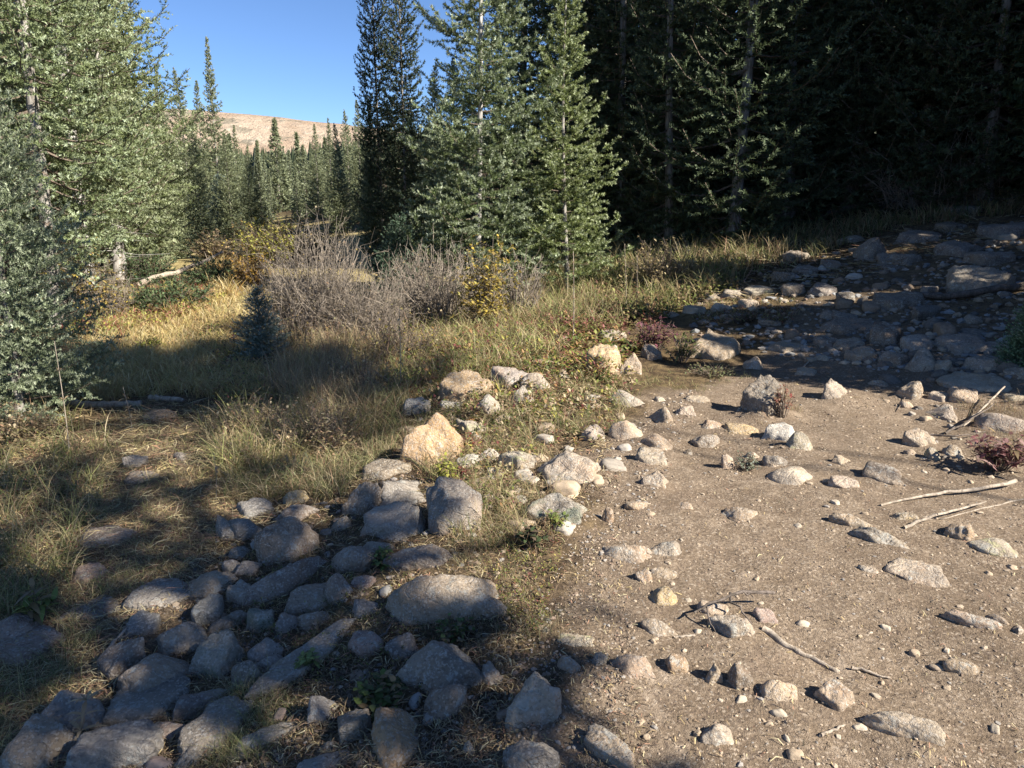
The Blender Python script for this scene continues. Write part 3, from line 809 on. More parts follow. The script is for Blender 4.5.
stick([(850, 669), (868, 673), (889, 679)], .006, .003, 'deadwood', 'thin bleached twig beyond the end of the half buried root', lift=.004)
stick([(820, 737), (833, 732), (845, 727)], .006, .003, 'deadwood', 'small bleached splinter of wood at the bottom of the trail', lift=.004)
stick([(962, 430), (985, 412), (1002, 400)], .010, .006, 'deadwood', 'pale stick leaning over the rubble above the red withered plant', lift=(.02, .05, .1))
stick([(945, 437), (970, 428), (992, 415)], .008, .004, 'darkwood', 'dark stick beneath the pale one above the red withered plant', lift=(.02, .06, .08))
stick([(930, 438), (955, 441), (985, 436)], .007, .003, 'darkwood', 'dark thin stick touching the top of the red withered plant', lift=(.02, .03, .03))
stick([(142, 291), (185, 285), (224, 274)], .05, .03, 'deadwood', 'long pale fallen log at the back of the golden meadow', 'log', 'log', (.1, .25, .42), .02, stubs=6, sides=9)
stick([(228, 364), (255, 366), (286, 372)], .035, .022, 'darkwood', 'dark thin log lying at the near edge of the golden meadow', 'log', 'log', .02, stubs=2)
stick([(68, 404), (100, 407), (140, 405)], .035, .03, 'deadwood', 'grey weathered log crossing the shaded left path', 'log', 'log', -.01, .008, sides=8)
stick([(150, 400), (168, 401), (184, 402)], .028, .02, 'deadwood', 'short pale log end right of the grey weathered log', 'log', 'log', .0, .006)
stick([(285, 430), (296, 440), (303, 448)], .009, .005, 'deadwood', 'short grey stick in the dark grass left of the tall ochre boulder', lift=(.06, .03, 0))
stick([(100, 668), (115, 650), (128, 634)], .010, .005, 'deadwood', 'crooked brown twig at the outer edge of the lower left heap', lift=(.01, .03, .02), forks=[(8, .05, .02, .03, .003)])
stick([(362, 650), (385, 640), (398, 620)], .006, .003, 'darkwood', 'thin dark twig under the largest shaded boulder', lift=.02)
stick([(905, 300), (940, 306), (1024, 297)], .03, .045, 'darkwood', 'dark log lying under the sunlit topped boulder in the shade', 'log', 'log', .03, .02, sides=8)
stick([(825, 222), (880, 206), (945, 190)], .07, .05, 'darkwood', 'dark fallen trunk sloping up through the shaded forest edge', 'log', 'log', (.05, .15, .3), .02, stubs=7, sides=9)
stick([(880, 214), (930, 200), (985, 186)], .035, .025, 'darkwood', 'thinner dark pole lying parallel above the dark fallen trunk', 'log', 'log', (.05, .2, .3), .02, stubs=3)
stick([(896, 412), (930, 366), (972, 358)], .003, .002, 'twig', 'fine dead stem trailing over stones at the shade edge', lift=(0, .05, .02))
stick([(800, 372), (806, 366), (812, 358)], .010, .006, 'deadwood', 'pale chip of wood at the shadow edge of the upper trail', lift=.01)

# ------------------------------------------------------------------ grass (stuff)
def grass_blades(P, L, W, bend, cols, r, K=5, spread=.35):
    n = len(P); a = r.uniform(0, 6.28, n)
    d = np.stack([np.cos(a), np.sin(a), np.zeros(n)], 1); side = np.stack([-np.sin(a), np.cos(a), np.zeros(n)], 1)
    # turn part of the blades' faces toward a random direction
    b2 = a + r.normal(0, .9, n); side = np.stack([-np.sin(b2), np.cos(b2), np.zeros(n)], 1)
    t = np.linspace(0, 1, K)[None, :, None]
    lean = np.abs(r.normal(0, spread, n))[:, None, None]; bd = (bend*r.uniform(.2, 1.3, n))[:, None, None]
    Lk = L[:, None, None]
    pl = P[:, None] + d[:, None]*Lk*(lean*t + bd*t**2.2) + np.array([0, 0, 1.])*Lk*(t*np.sqrt(np.maximum(1-lean**2, .1)) - bd*.75*t**2.6)
    wv = W[:, None]*np.linspace(1, 0, K)[None]**.6
    wv[:, -1] = W*.08
    V, Q = ribbons(pl, side, wv)
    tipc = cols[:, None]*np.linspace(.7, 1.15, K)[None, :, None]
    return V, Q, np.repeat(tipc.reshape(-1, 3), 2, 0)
GOLD = [(.56, .44, .18), (.62, .49, .24), (.50, .39, .16), (.66, .56, .33), (.44, .39, .16), (.52, .34, .17)]
TAN = [(.44, .35, .21), (.38, .29, .17), (.50, .42, .27), (.30, .21, .13), (.28, .26, .13), (.38, .24, .15)]
GREEN = [(.15, .18, .07), (.20, .23, .09), (.28, .28, .12), (.13, .15, .07), (.38, .34, .17), (.42, .36, .21)]
YGREEN = [(.33, .35, .13), (.42, .41, .16), (.27, .29, .12), (.50, .44, .22), (.42, .31, .17)]
RED = [(.26, .08, .06), (.20, .07, .06), (.30, .14, .09)]
def grass(name, sets, seed, label):
    r = np.random.default_rng(seed); mb = MB()
    for poly, n, l0, l1, w, bend, cols, tuft in sets:
        m = max(1, int(n/tuft)); pts = px_scatter(poly, m, int(r.integers(1e6))); P0 = ground(pts[:, 0], pts[:, 1])
        P0 = P0[np.isfinite(P0[:, 0])]
        dd = np.ones(len(P0), bool)
        for rk in ROCKS:
            q = P0[:, :2]-rk[:2]; c, s = math.cos(rk[4]), math.sin(rk[4]); qx = q[:, 0]*c+q[:, 1]*s; qy = -q[:, 0]*s+q[:, 1]*c
            dd &= ((qx/(rk[2]*.9))**2+(qy/(rk[3]*.9))**2) > 1
        P0 = P0[dd]
        pn = fbm(np.stack([P0[:, 0]*2.3, P0[:, 1]*2.3, 0*P0[:, 0]], 1), 2, 40)
        P0 = P0[pn > r.uniform(-.9, .25, len(P0))]
        k = tuft; P = np.repeat(P0, k, 0); g = np.repeat(r.uniform(.6, 1.15, len(P0)), k)
        tc = np.repeat(r.integers(len(cols), size=len(P0)), k); own = r.random(len(P)) < .45; tc = np.where(own, r.integers(len(cols), size=len(P)), tc)
        far = np.clip(P[:, 1]/5, .7, 3)
        P = P + np.stack([r.normal(0, .022, len(P)), r.normal(0, .022, len(P)), np.zeros(len(P))], 1)*far[:, None]
        P[:, 2] = h_full(P[:, 0], P[:, 1])-.004
        L = r.uniform(l0, l1, len(P))*g
        c = np.array(cols)[tc]*r.uniform(.75, 1.2, (len(P), 1))
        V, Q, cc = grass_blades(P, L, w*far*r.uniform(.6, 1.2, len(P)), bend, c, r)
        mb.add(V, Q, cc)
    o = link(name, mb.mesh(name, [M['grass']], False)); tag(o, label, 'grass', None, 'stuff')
MEAD = [(60, 370), (90, 325), (150, 300), (200, 292), (262, 240), (285, 255), (245, 330), (330, 345), (380, 360), (330, 400), (200, 400), (100, 400)]
grass('meadow_grass', [(MEAD, 40000, .08, .24, .0030, .8, GOLD, 7),
     ([(200, 270), (280, 235), (275, 260), (230, 300)], 4000, .15, .4, .003, .6, GOLD+[(.42, .24, .07)], 7),
     ([(-260, 330), (0, 330), (60, 370), (80, 400), (-260, 400)], 4000, .1, .28, .003, .7, YGREEN, 7),
     ([(60, 330), (130, 290), (210, 285), (200, 310), (110, 345)], 3500, .12, .32, .003, .6, YGREEN+RED, 7)], 31, 'short golden autumn grass covering the meadow')
grass('dry_grass', [([(240, 345), (400, 320), (560, 335), (560, 365), (430, 385), (400, 410), (330, 460), (220, 480), (230, 420), (330, 400)], 20000, .10, .38, .0032, .6, TAN+YGREEN, 7),
     ([(270, 400), (290, 350), (380, 350), (370, 420), (330, 440)], 6000, .2, .5, .0020, .4, TAN, 9),
     ([(-260, 400), (60, 400), (110, 440), (100, 500), (80, 580), (0, 640), (-300, 640)], 11000, .08, .36, .0032, .9, GREEN+TAN+YGREEN, 9),
     ([(-200, 640), (60, 600), (110, 590), (90, 660), (60, 700), (0, 768), (-200, 768)], 3500, .06, .20, .0018, .9, GREEN+YGREEN, 9),
     ([(100, 400), (240, 400), (260, 500), (160, 600), (100, 600), (90, 500)], 8500, .04, .15, .0016, 1.1, TAN+YGREEN, 6),
     ([(200, 420), (400, 400), (410, 440), (340, 500), (230, 500)], 9500, .08, .28, .0028, .8, TAN+GREEN, 8)], 32, 'dry tan and green grass growing on either side of the left path')
grass('band_grass', [([(400, 400), (470, 360), (640, 380), (620, 430), (560, 440), (560, 540), (470, 560), (420, 470)], 9500, .05, .24, .0024, .8, TAN+YGREEN+GREEN+TAN, 11),
     ([(220, 500), (350, 450), (480, 550), (560, 620), (480, 690), (300, 690), (220, 768), (190, 700)], 5200, .03, .13, .0011, .9, GREEN+TAN, 9),
     ([(225, 680), (275, 670), (300, 720), (250, 768), (215, 768)], 1500, .05, .16, .0013, .8, GREEN+YGREEN, 12),
     ([(405, 560), (540, 540), (530, 570), (560, 640), (500, 650)], 1200, .05, .14, .0012, .7, GREEN+TAN, 10),
     ([(620, 370), (700, 370), (760, 375), (700, 392), (640, 385)], 900, .03, .10, .0014, .8, GREEN+YGREEN, 8),
     ([(745, 405), (790, 395), (800, 412), (760, 420)], 260, .05, .12, .0013, .8, TAN, 10),
     ([(690, 300), (790, 298), (800, 318), (700, 325)], 1700, .05, .15, .0018, 1., YGREEN+RED+TAN, 9),
     ([(960, 395), (1040, 400), (1040, 430), (980, 470)], 900, .05, .16, .0014, .9, TAN, 9)], 33, 'thin tufts of grass growing between the boulders')
grass('forest_grass', [([(520, 330), (560, 250), (660, 225), (760, 230), (780, 262), (700, 300), (620, 330)], 14000, .2, .55, .0030, .5, YGREEN+TAN+GREEN, 8),
     ([(700, 270), (760, 232), (900, 215), (1100, 185), (1100, 205), (900, 228), (790, 265)], 7000, .12, .4, .0032, .6, GREEN+TAN, 8),
     ([(380, 300), (560, 290), (560, 330), (400, 340)], 6500, .15, .42, .0026, .5, YGREEN+TAN, 8)], 34, 'tall rank grass along the dark forest edge')

# ------------------------------------------------------------------ leafy ground cover (stuff)
def leaves_at(P, D, L, Wd, cols, droop=.2):
    """flat pointed leaves: base P, direction D, length L"""
    up = np.array([0, 0, 1.]); S = nrm(np.cross(D, up)+1e-4)
    t = np.array([0, .3, .65, 1.])[None, :, None]; wv = np.array([.15, 1, .75, .05])[None]*Wd[:, None]
    pl = P[:, None]+D[:, None]*L[:, None, None]*t - up*(L*droop)[:, None, None]*t**2
    V, Q = ribbons(pl, S, wv); return V, Q, np.repeat(np.repeat(cols, 4, 0), 2, 0)
def rosettes(mb, P0, n_leaf, L, hgt, cols, r, wr=.22, stem=True):
    n = len(P0); k = n_leaf; P = np.repeat(P0, k, 0); a = r.uniform(0, 6.28, n*k)
    el = r.uniform(-.1, 1.1, n*k); hh = r.uniform(0, 1, n*k)*np.repeat(hgt, k)
    D = np.stack([np.cos(a)*np.cos(el), np.sin(a)*np.cos(el), np.sin(el)], 1)
    far = np.clip(P[:, 1]/5, .8, 2.0); LL = L*r.uniform(.5, 1.2, n*k)*far
    P = P + np.stack([np.cos(a), np.sin(a), 0*a], 1)*(hh*.35)[:, None] + np.stack([0*a, 0*a, hh], 1)
    c = np.array(cols)[np.where(r.random(n*k) < .6, np.repeat(r.integers(len(cols), size=n), k), r.integers(len(cols), size=n*k))]*r.uniform(.7, 1.25, (n*k, 1))
    V, Q, cc = leaves_at(P, D, LL, LL*wr, c); mb.add(V, Q, cc)
LEAFC = [(.16, .20, .05), (.24, .26, .07), (.36, .33, .08), (.11, .14, .05), (.34, .20, .09), (.22, .08, .07), (.30, .24, .13)]
def undergrowth(name, sets, seed, label):
    r = np.random.default_rng(seed); mb = MB()
    for poly, n, k, L, h, cols in sets:
        pts = px_scatter(poly, n, int(r.integers(1e6))); P0 = ground(pts[:, 0], pts[:, 1]); P0 = P0[np.isfinite(P0[:, 0])]
        rosettes(mb, P0, k, L, r.uniform(.2, 1, len(P0))*h, cols, r)
    o = link(name, mb.mesh(name, [M['leaf']], False)); tag(o, label, 'undergrowth', None, 'stuff')
undergrowth('undergrowth', [
    ([(380, 330), (560, 320), (650, 350), (600, 385), (480, 370), (400, 400)], 1300, 10, .036, .18, LEAFC),
    ([(440, 410), (560, 385), (620, 400), (600, 450), (540, 450), (520, 520), (470, 520)], 480, 9, .034, .10, LEAFC+TAN),
    ([(400, 400), (470, 370), (640, 370), (640, 400), (560, 420), (440, 430)], 420, 9, .036, .13, LEAFC+TAN),
    ([(500, 310), (640, 290), (660, 330), (560, 345)], 700, 9, .03, .22, [(.24, .09, .08), (.28, .15, .10), (.18, .15, .06), (.22, .24, .08), (.16, .07, .06)]),
    ([(-200, 380), (70, 400), (100, 560), (-200, 640)], 900, 7, .022, .12, LEAFC),
    ([(100, 400), (240, 400), (260, 500), (140, 600)], 420, 7, .016, .03, [(.22, .09, .07), (.26, .17, .10), (.18, .16, .07)]),
    ([(200, 330), (380, 340), (360, 420), (230, 480)], 1300, 8, .026, .18, LEAFC+[(.10, .085, .06), (.12, .09, .07)]),
    ([(240, 560), (420, 560), (430, 690), (280, 690)], 300, 8, .014, .05, LEAFC[:4]+DARK),
    ([(480, 540), (570, 520), (560, 560), (540, 640), (490, 600)], 500, 8, .014, .04, LEAFC+DARK),
    ([(560, 320), (620, 250), (760, 235), (740, 290), (640, 330)], 1100, 8, .035, .3, [(.34, .28, .13), (.24, .26, .08), (.14, .17, .05), (.30, .22, .12)]),
    ([(60, 340), (110, 300), (200, 290), (230, 300), (160, 330)], 500, 8, .03, .18, [(.26, .28, .07), (.38, .34, .08), (.28, .12, .09)])], 41,
    'low leafy plants turning yellow and red on the ground')

# ------------------------------------------------------------------ single leafy plants
def plant(px, py, wpx, hpx, cols, label, n=26, leaf=.05, wr=.22, kind='leafy_plant', stemc='twig', leafy=7, seed=1, spread=1., cat='plant'):
    r = np.random.default_rng(seed+int(px)); g = G(px, py); dep = float(depth_of(g)); Wd = wpx/F*dep; Ht = hpx/F*dep
    root = empty(kind, g)
    tag(root, label, cat)
    a = r.uniform(0, 6.28, n); rad = np.sqrt(r.random(n))*Wd*.5
    t = np.linspace(0, 1, 5)[None, :, None]; tip = np.stack([np.cos(a)*rad*spread, np.sin(a)*rad*spread, Ht*np.sqrt(np.maximum(1-(rad/(Wd*.5+1e-6))**2*.75, .05))*r.uniform(.6, 1, n)], 1)
    b0 = np.stack([np.cos(a)*rad*.25, np.sin(a)*rad*.25, a*0-.01], 1)
    P = b0[:, None]*(1-t)+tip[:, None]*t; P[:, 1:4, :2] += r.normal(0, Wd*.02, (n, 3, 2)); P[..., 2] += np.array([0, .10, .12, .06, 0])*Ht
    V, Q = tubes(P, np.repeat(np.linspace(.0022, .001, 5)[None], n, 0)*max(1, dep/4), 3)
    mb = MB(); mb.add(V, Q); o = link('stem', mb.mesh('stem', [M[stemc]], True), root)
    k = leafy; tt = r.uniform(.25, 1, (n, k)); i0 = np.minimum((tt*4).astype(int), 3); f = tt*4-i0
    ar = np.arange(n)[:, None]; B = P[ar, i0]*(1-f[..., None])+P[ar, i0+1]*f[..., None]; B = B.reshape(-1, 3)
    aa = r.uniform(0, 6.28, n*k); el = r.uniform(-.3, 1., n*k); D = np.stack([np.cos(aa)*np.cos(el), np.sin(aa)*np.cos(el), np.sin(el)], 1)
    L = leaf*r.uniform(.5, 1.15, n*k); c = np.array(cols)[r.integers(len(cols), size=n*k)]*r.uniform(.45, 1.0, (n*k, 1))
    brown = r.random(n*k) < .22; c[brown] = np.array((.26, .19, .10))*r.uniform(.6, 1.2, (brown.sum(), 1))
    V, Q, cc = leaves_at(B, D, L, L*wr, c, .35); mb = MB(); mb.add(V, Q, cc); link('foliage', mb.mesh('foliage', [M['leaf']], False), root)
    return root
PURP = [(.20, .07, .10), (.26, .10, .13), (.15, .06, .08), (.30, .15, .17), (.22, .12, .10)]
CRIM = [(.34, .05, .05), (.28, .07, .07), (.24, .10, .08)]
plant(652, 352, 58, 40, PURP, 'purple leaved plant growing behind the square yellow block', 60, .065, .2, leafy=9)
plant(680, 362, 46, 34, [(.18, .22, .07), (.24, .27, .10), (.12, .15, .05)], 'green narrow leaved plant between the purple plant and granite boulder', 30, .10, .10, leafy=5)
plant(996, 470, 66, 44, [(.30, .13, .13), (.36, .2, .19), (.20, .08, .08), (.42, .28, .24)], 'red withered plant with drooping leaves at the right edge of the trail', 60, .07, .16, leafy=7)
plant(783, 416, 30, 40, [(.36, .10, .08), (.30, .14, .10), (.40, .24, .15)], 'small red brown plant at the foot of the tall leaning boulder', 26, .035, .2)
plant(470, 449, 34, 18, CRIM, 'crimson low plant behind the rounded white stone', 40, .025, .25)
plant(462, 478, 24, 16, CRIM+[(.34, .16, .12)], 'red leaved sprig below the angular white stone', 26, .022, .25)
plant(447, 482, 22, 30, [(.50, .50, .10), (.40, .42, .09), (.34, .36, .10)], 'bright yellow green plant in front of the tall ochre boulder', 26, .04, .22)
plant(556, 524, 24, 14, [(.30, .34, .09), (.22, .28, .08)], 'light green sprig on the green lichen boulder', 18, .03, .25)
plant(530, 548, 36, 28, [(.10, .14, .06), (.16, .12, .08), (.08, .10, .05)], 'dark green plant in shade left of the green lichen boulder', 30, .035, .3)
plant(745, 470, 34, 20, [(.34, .38, .28), (.22, .26, .17), (.42, .45, .36)], 'silvery ground plant beside the curved tan cobble on the trail', 36, .022, .25)
plant(386, 566, 32, 22, [(.16, .24, .08), (.22, .30, .10)], 'green leafy weed between the two largest shaded boulders', 24, .035, .28)
plant(454, 636, 44, 22, [(.14, .20, .07), (.18, .26, .09), (.28, .24, .16)], 'green weed below the largest shaded boulder', 30, .030, .28)
plant(384, 700, 60, 22, [(.13, .18, .05), (.17, .20, .07), (.09, .11, .045)], 'dark green broad leaved plant in the shade left of the brown boulder', 34, .04, .28)
plant(308, 668, 26, 20, [(.36, .42, .14), (.28, .34, .12)], 'pale green plant on the long narrow grey slab', 16, .035, .25)
plant(40, 622, 34, 44, [(.16, .22, .06), (.22, .28, .08), (.34, .38, .10)], 'green broad bladed plant behind the rounded pink boulder', 16, .08, .14, leafy=4)
plant(150, 350, 30, 14, [(.40, .42, .08), (.34, .36, .08)], 'yellow green clump on the left of the golden meadow', 30, .06, .2)
plant(232, 362, 26, 16, [(.48, .44, .07), (.36, .38, .08)], 'bright yellow clump beside the dark thin log', 30, .05, .2)
plant(236, 470, 36, 24, [(.34, .36, .13), (.24, .28, .09)], 'pale green clump in the grass right of the shaded path', 30, .045, .16)
plant(295, 485, 50, 36, [(.12, .16, .07), (.20, .22, .12), (.30, .26, .16)], 'grey green grassy clump above the round yellow tan stone', 44, .06, .07, leafy=5)
plant(780, 324, 36, 14, [(.36, .38, .14), (.30, .14, .10), (.40, .30, .16)], 'green and red plant at the right end of the sunlit patch', 40, .05, .14)
plant(742, 322, 50, 14, [(.38, .20, .15), (.42, .34, .18), (.26, .28, .11)], 'straw and red plant in the middle of the sunlit patch', 50, .05, .14)
plant(712, 376, 60, 14, [(.26, .30, .14), (.34, .36, .18)], 'low green plant along the front of the granite boulder', 50, .028, .25)
plant(820, 435, 1, 1, [(.3, .3, .1)], 'x', 2, .01) if 0 else None
# tall dead flower stalks
def stalk(px, py, hpx, label, seed=0, thick=.003, heads=5):
    r = np.random.default_rng(seed+px); g = G(px, py); dep = float(depth_of(g)); Ht = hpx/F*dep
    root = empty('dead_stalk', g); tag(root, label, 'dead stalk', None)
    t = np.linspace(0, 1, 8); P = np.stack([t*r.normal(0, .03)+np.sin(t*4)*.006, t*r.normal(0, .03), t*Ht], 1)
    mb = MB(); V, Q = tubes(P[None], np.linspace(thick, thick*.5, 8)[None], 5); mb.add(V, Q); link('stem', mb.mesh('stem', [M['deadwood']], True), root)
    mb = MB(); n = heads*7; k = r.integers(0, heads, n); z = (.25+.75*k/heads)*Ht; a = r.uniform(0, 6.28, n); el = r.uniform(.1, 1.2, n)
    D = np.stack([np.cos(a)*np.cos(el), np.sin(a)*np.cos(el), np.sin(el)], 1); B = np.stack([np.interp(z/Ht, t, P[:, 0]), np.interp(z/Ht, t, P[:, 1]), z], 1)
    L = r.uniform(.04, .09, n); c = np.array([(.42, .33, .20), (.34, .25, .15)])[r.integers(2, size=n)]
    V, Q, cc = leaves_at(B, D, L, L*.09, c, .5); mb.add(V, Q, cc); link('seed_head', mb.mesh('seed_head', [M['leaf']], False), root)
stalk(70, 458, 118, 'tall pale dead stalk standing alone in the left shade', 1, .0035, 3)
stalk(573, 345, 92, 'tall brown dead stalk with curled leaves by the pale round stone', 2, .006, 6)
stalk(400, 395, 88, 'slim yellow dead stalk in the grass before the grey bush', 3, .004, 6)
stalk(132, 430, 46, 'short pale stalk beside the grey weathered log', 4, .003, 3)
stalk(216, 500, 50, 'thin pale grass stalk above the speckled oval cobble', 5, .002, 2)
stalk(76, 745, 62, 'thin grass stalk in front of the upright rounded boulder', 6, .0012, 3)
stalk(626, 315, 70, 'brown dead stalk at the forest edge behind the purple plant', 7, .005, 4)
stalk(636, 318, 62, 'second thinner dead stalk at the forest edge', 8, .004, 3)

# ------------------------------------------------------------------ bare bushes
def bush(px, py, wpx, hpx, n, mat, label, seed=0, leafc=None, nleaf=0, leaf=.03, rad=.004, up=.5, kind='willow_bush', cat='bush', sub=5, pos=None, size=None):
    r = np.random.default_rng(seed)
    if pos is None:
        g = G(px, py); dep = float(depth_of(g)); Wd = wpx/F*dep; Ht = hpx/F*dep
    else: g = pos; Wd, Ht = size; dep = np.hypot(g[0], g[1])
    root = empty(kind, g); tag(root, label, cat)
    a = r.uniform(0, 6.28, n); q = np.sqrt(r.random(n)); rr = q*Wd*.5
    base = np.stack([np.cos(a)*rr*.55, np.sin(a)*rr*.55, a*0-.02], 1)
    tip = np.stack([np.cos(a)*rr*1.05, np.sin(a)*rr*1.05, Ht*np.sqrt(np.maximum(1-.6*q**2, .1))*r.uniform(.35, 1.08, n)], 1)
    tip[:, :2] += r.normal(0, Wd*.06, (n, 2))
    K = 6; t = np.linspace(0, 1, K)[None, :, None]
    P = base[:, None]*(1-t)+tip[:, None]*t; P[:, 1:-1] += r.normal(0, .030*Ht, (n, K-2, 3)); P[:, -1] += r.normal(0, .05*Ht, (n, 3)); P[..., :2] *= (1-.10*np.sin(t*3.14))
    mb = MB(); V, Q = tubes(P, np.linspace(rad, rad*.35, K)[None]*r.uniform(.4, 1.6, (n, 1)), 3); mb.add(V, Q)
    # side twigs
    m = n*sub; i = np.repeat(np.arange(n), sub); tt = r.uniform(.2, .98, m); i0 = np.minimum((tt*(K-1)).astype(int), K-2); f = (tt*(K-1)-i0)[:, None]
    B = P[i, i0]*(1-f)+P[i, i0+1]*f; ax = nrm(P[i, i0+1]-P[i, i0]); D = nrm(ax+r.normal(0, .75, (m, 3))+[0, 0, .1])
    L = r.uniform(.08, .28, m)*Ht; t3 = np.linspace(0, 1, 4)[None, :, None]; P2 = B[:, None]+D[:, None]*L[:, None, None]*t3; P2[:, 1:] += r.normal(0, .008*Ht, (m, 3, 3))
    V, Q = tubes(P2, np.linspace(rad*.45, rad*.2, 4)[None]*np.ones((m, 1)), 3); mb.add(V, Q)
    link('stem', mb.mesh('stem', [M[mat]], False), root)
    if nleaf:
        j = r.integers(0, m, nleaf); kk = r.integers(1, 4, nleaf); B = P2[j, kk]; aa = r.uniform(0, 6.28, nleaf); el = r.uniform(-.6, 1, nleaf)
        D = np.stack([np.cos(aa)*np.cos(el), np.sin(aa)*np.cos(el), np.sin(el)], 1); L = leaf*r.uniform(.6, 1.2, nleaf)
        c = np.array(leafc)[r.integers(len(leafc), size=nleaf)]*r.uniform(.7, 1.2, (nleaf, 1))
        V, Q, cc = leaves_at(B, D, L, L*.3, c); mb = MB(); mb.add(V, Q, cc); link('foliage', mb.mesh('foliage', [M['leaf']], False), root)
    return root
YEL = [(.46, .35, .07), (.40, .31, .08), (.34, .30, .09), (.30, .22, .08)]; ORG = [(.40, .28, .10), (.42, .32, .11), (.32, .23, .11)]
bush(322, 338, 92, 116, 300, 'greytwig', 'tallest grey leafless bush beside the golden meadow', 1, ORG+TAN, 700, .03, .0055)
bush(284, 338, 66, 84, 170, 'greytwig', 'lower grey leafless bush touching the small blue green spruce', 41, TAN, 300, .03, .005)
bush(300, 350, 120, 44, 150, 'twig', 'low brown leafless shrub at the foot of the grey bushes', 42, TAN+ORG, 900, .03, .004)
bush(404, 362, 90, 56, 130, 'twig', 'low brown twiggy shrub in tall dry grass right of the grey bushes', 43, TAN+YEL, 900, .03, .004)
bush(372, 342, 80, 80, 260, 'greytwig', 'smaller grey leafless bush merging into the big one on its right', 2, TAN, 400, .03, .005)
bush(440, 322, 110, 85, 240, 'greytwig', 'bare tangled bush under the tall central spruce', 3, ORG, 220, .035, .007)
bush(520, 318, 50, 70, 60, 'greytwig', 'bare crooked bush right of the yellow leaved sapling', 4, None, 0, .03, .008)
bush(485, 328, 42, 92, 60, 'greytwig', 'yellow leaved sapling in front of the tall central spruce', 5, YEL, 2200, .055, .005, kind='yellow_shrub', cat='shrub')
bush(290, 262, 110, 46, 200, 'twig', 'orange brown shrub behind the big grey bush', 6, ORG+YEL, 5000, .07, .01, kind='autumn_shrub', cat='shrub')
bush(80, 322, 60, 86, 120, 'greytwig', 'thin yellow leaved bush under the pale barked spruce', 7, YEL+ORG, 2600, .05, .006, kind='autumn_shrub', cat='shrub')
bush(112, 318, 44, 60, 120, 'greytwig', 'bare pale stems at the back left of the meadow', 8, YEL, 500, .05, .006)
bush(252, 290, 34, 46, 70, 'twig', 'ochre leaved shrub beyond the small blue spruce', 9, [(.30, .18, .05), (.38, .26, .06)], 1600, .05, .007, kind='autumn_shrub', cat='shrub')
bush(218, 262, 44, 30, 80, 'twig', 'reddish brown shrub before the sunlit background spruces', 10, [(.26, .19, .12), (.30, .26, .13)], 2500, .07, .01, kind='autumn_shrub', cat='shrub')
bush(268, 268, 60, 50, 90, 'twig', 'yellow green shrub left of the orange brown shrub', 11, [(.30, .32, .08), (.38, .34, .08)], 3000, .07, .01, kind='autumn_shrub', cat='shrub')
bush(660, 292, 70, 48, 130, 'twig', 'straw coloured shrub catching the sun at the dark forest edge', 12, [(.46, .38, .22), (.38, .30, .16)], 1600, .05, .005, kind='autumn_shrub', cat='shrub')
bush(930, 205, 170, 90, 120, 'greytwig', 'dead grey branches fallen in the dark forest at right', 13, None, 0, .03, .009, kind='dead_brush')
bush(900, 165, 120, 90, 60, 'greytwig', 'thin bare saplings standing in the dark forest', 14, None, 0, .03, .009, kind='dead_brush')
for q, (x, y, w_, h_, l) in enumerate([(168, 308, 90, 34, 'low green shrub in front of the fallen pale log'), (212, 285, 56, 26, 'low green shrub at the right end of the pale log'), (150, 285, 60, 34, 'dark green shrub behind the fallen pale log')]):
    bush(x, y, w_, h_, 110, 'twig', l, 20+q, [(.10, .15, .07), (.14, .19, .09), (.08, .12, .06)], 5200, .045, .005, kind='green_shrub', cat='shrub')
# forbs standing in the shade at the near side of the grass
for q, (x, y, w_, h_, l) in enumerate([(320, 455, 90, 60, 'brown withered shrub in the grass left of the rock band'), (250, 440, 70, 44, 'brown withered clump at the edge of the shaded path'), (360, 400, 80, 46, 'tan dry clump between the grey bush and white stone'), (20, 440, 70, 40, 'tangled dry clump at the left edge of the path')]):
    bush(x, y, w_, h_, 130, 'twig', l, 30+q, TAN+[(.16, .12, .07), (.2, .17, .07)], 1500, .026, .0022, kind='dry_shrub', cat='shrub')

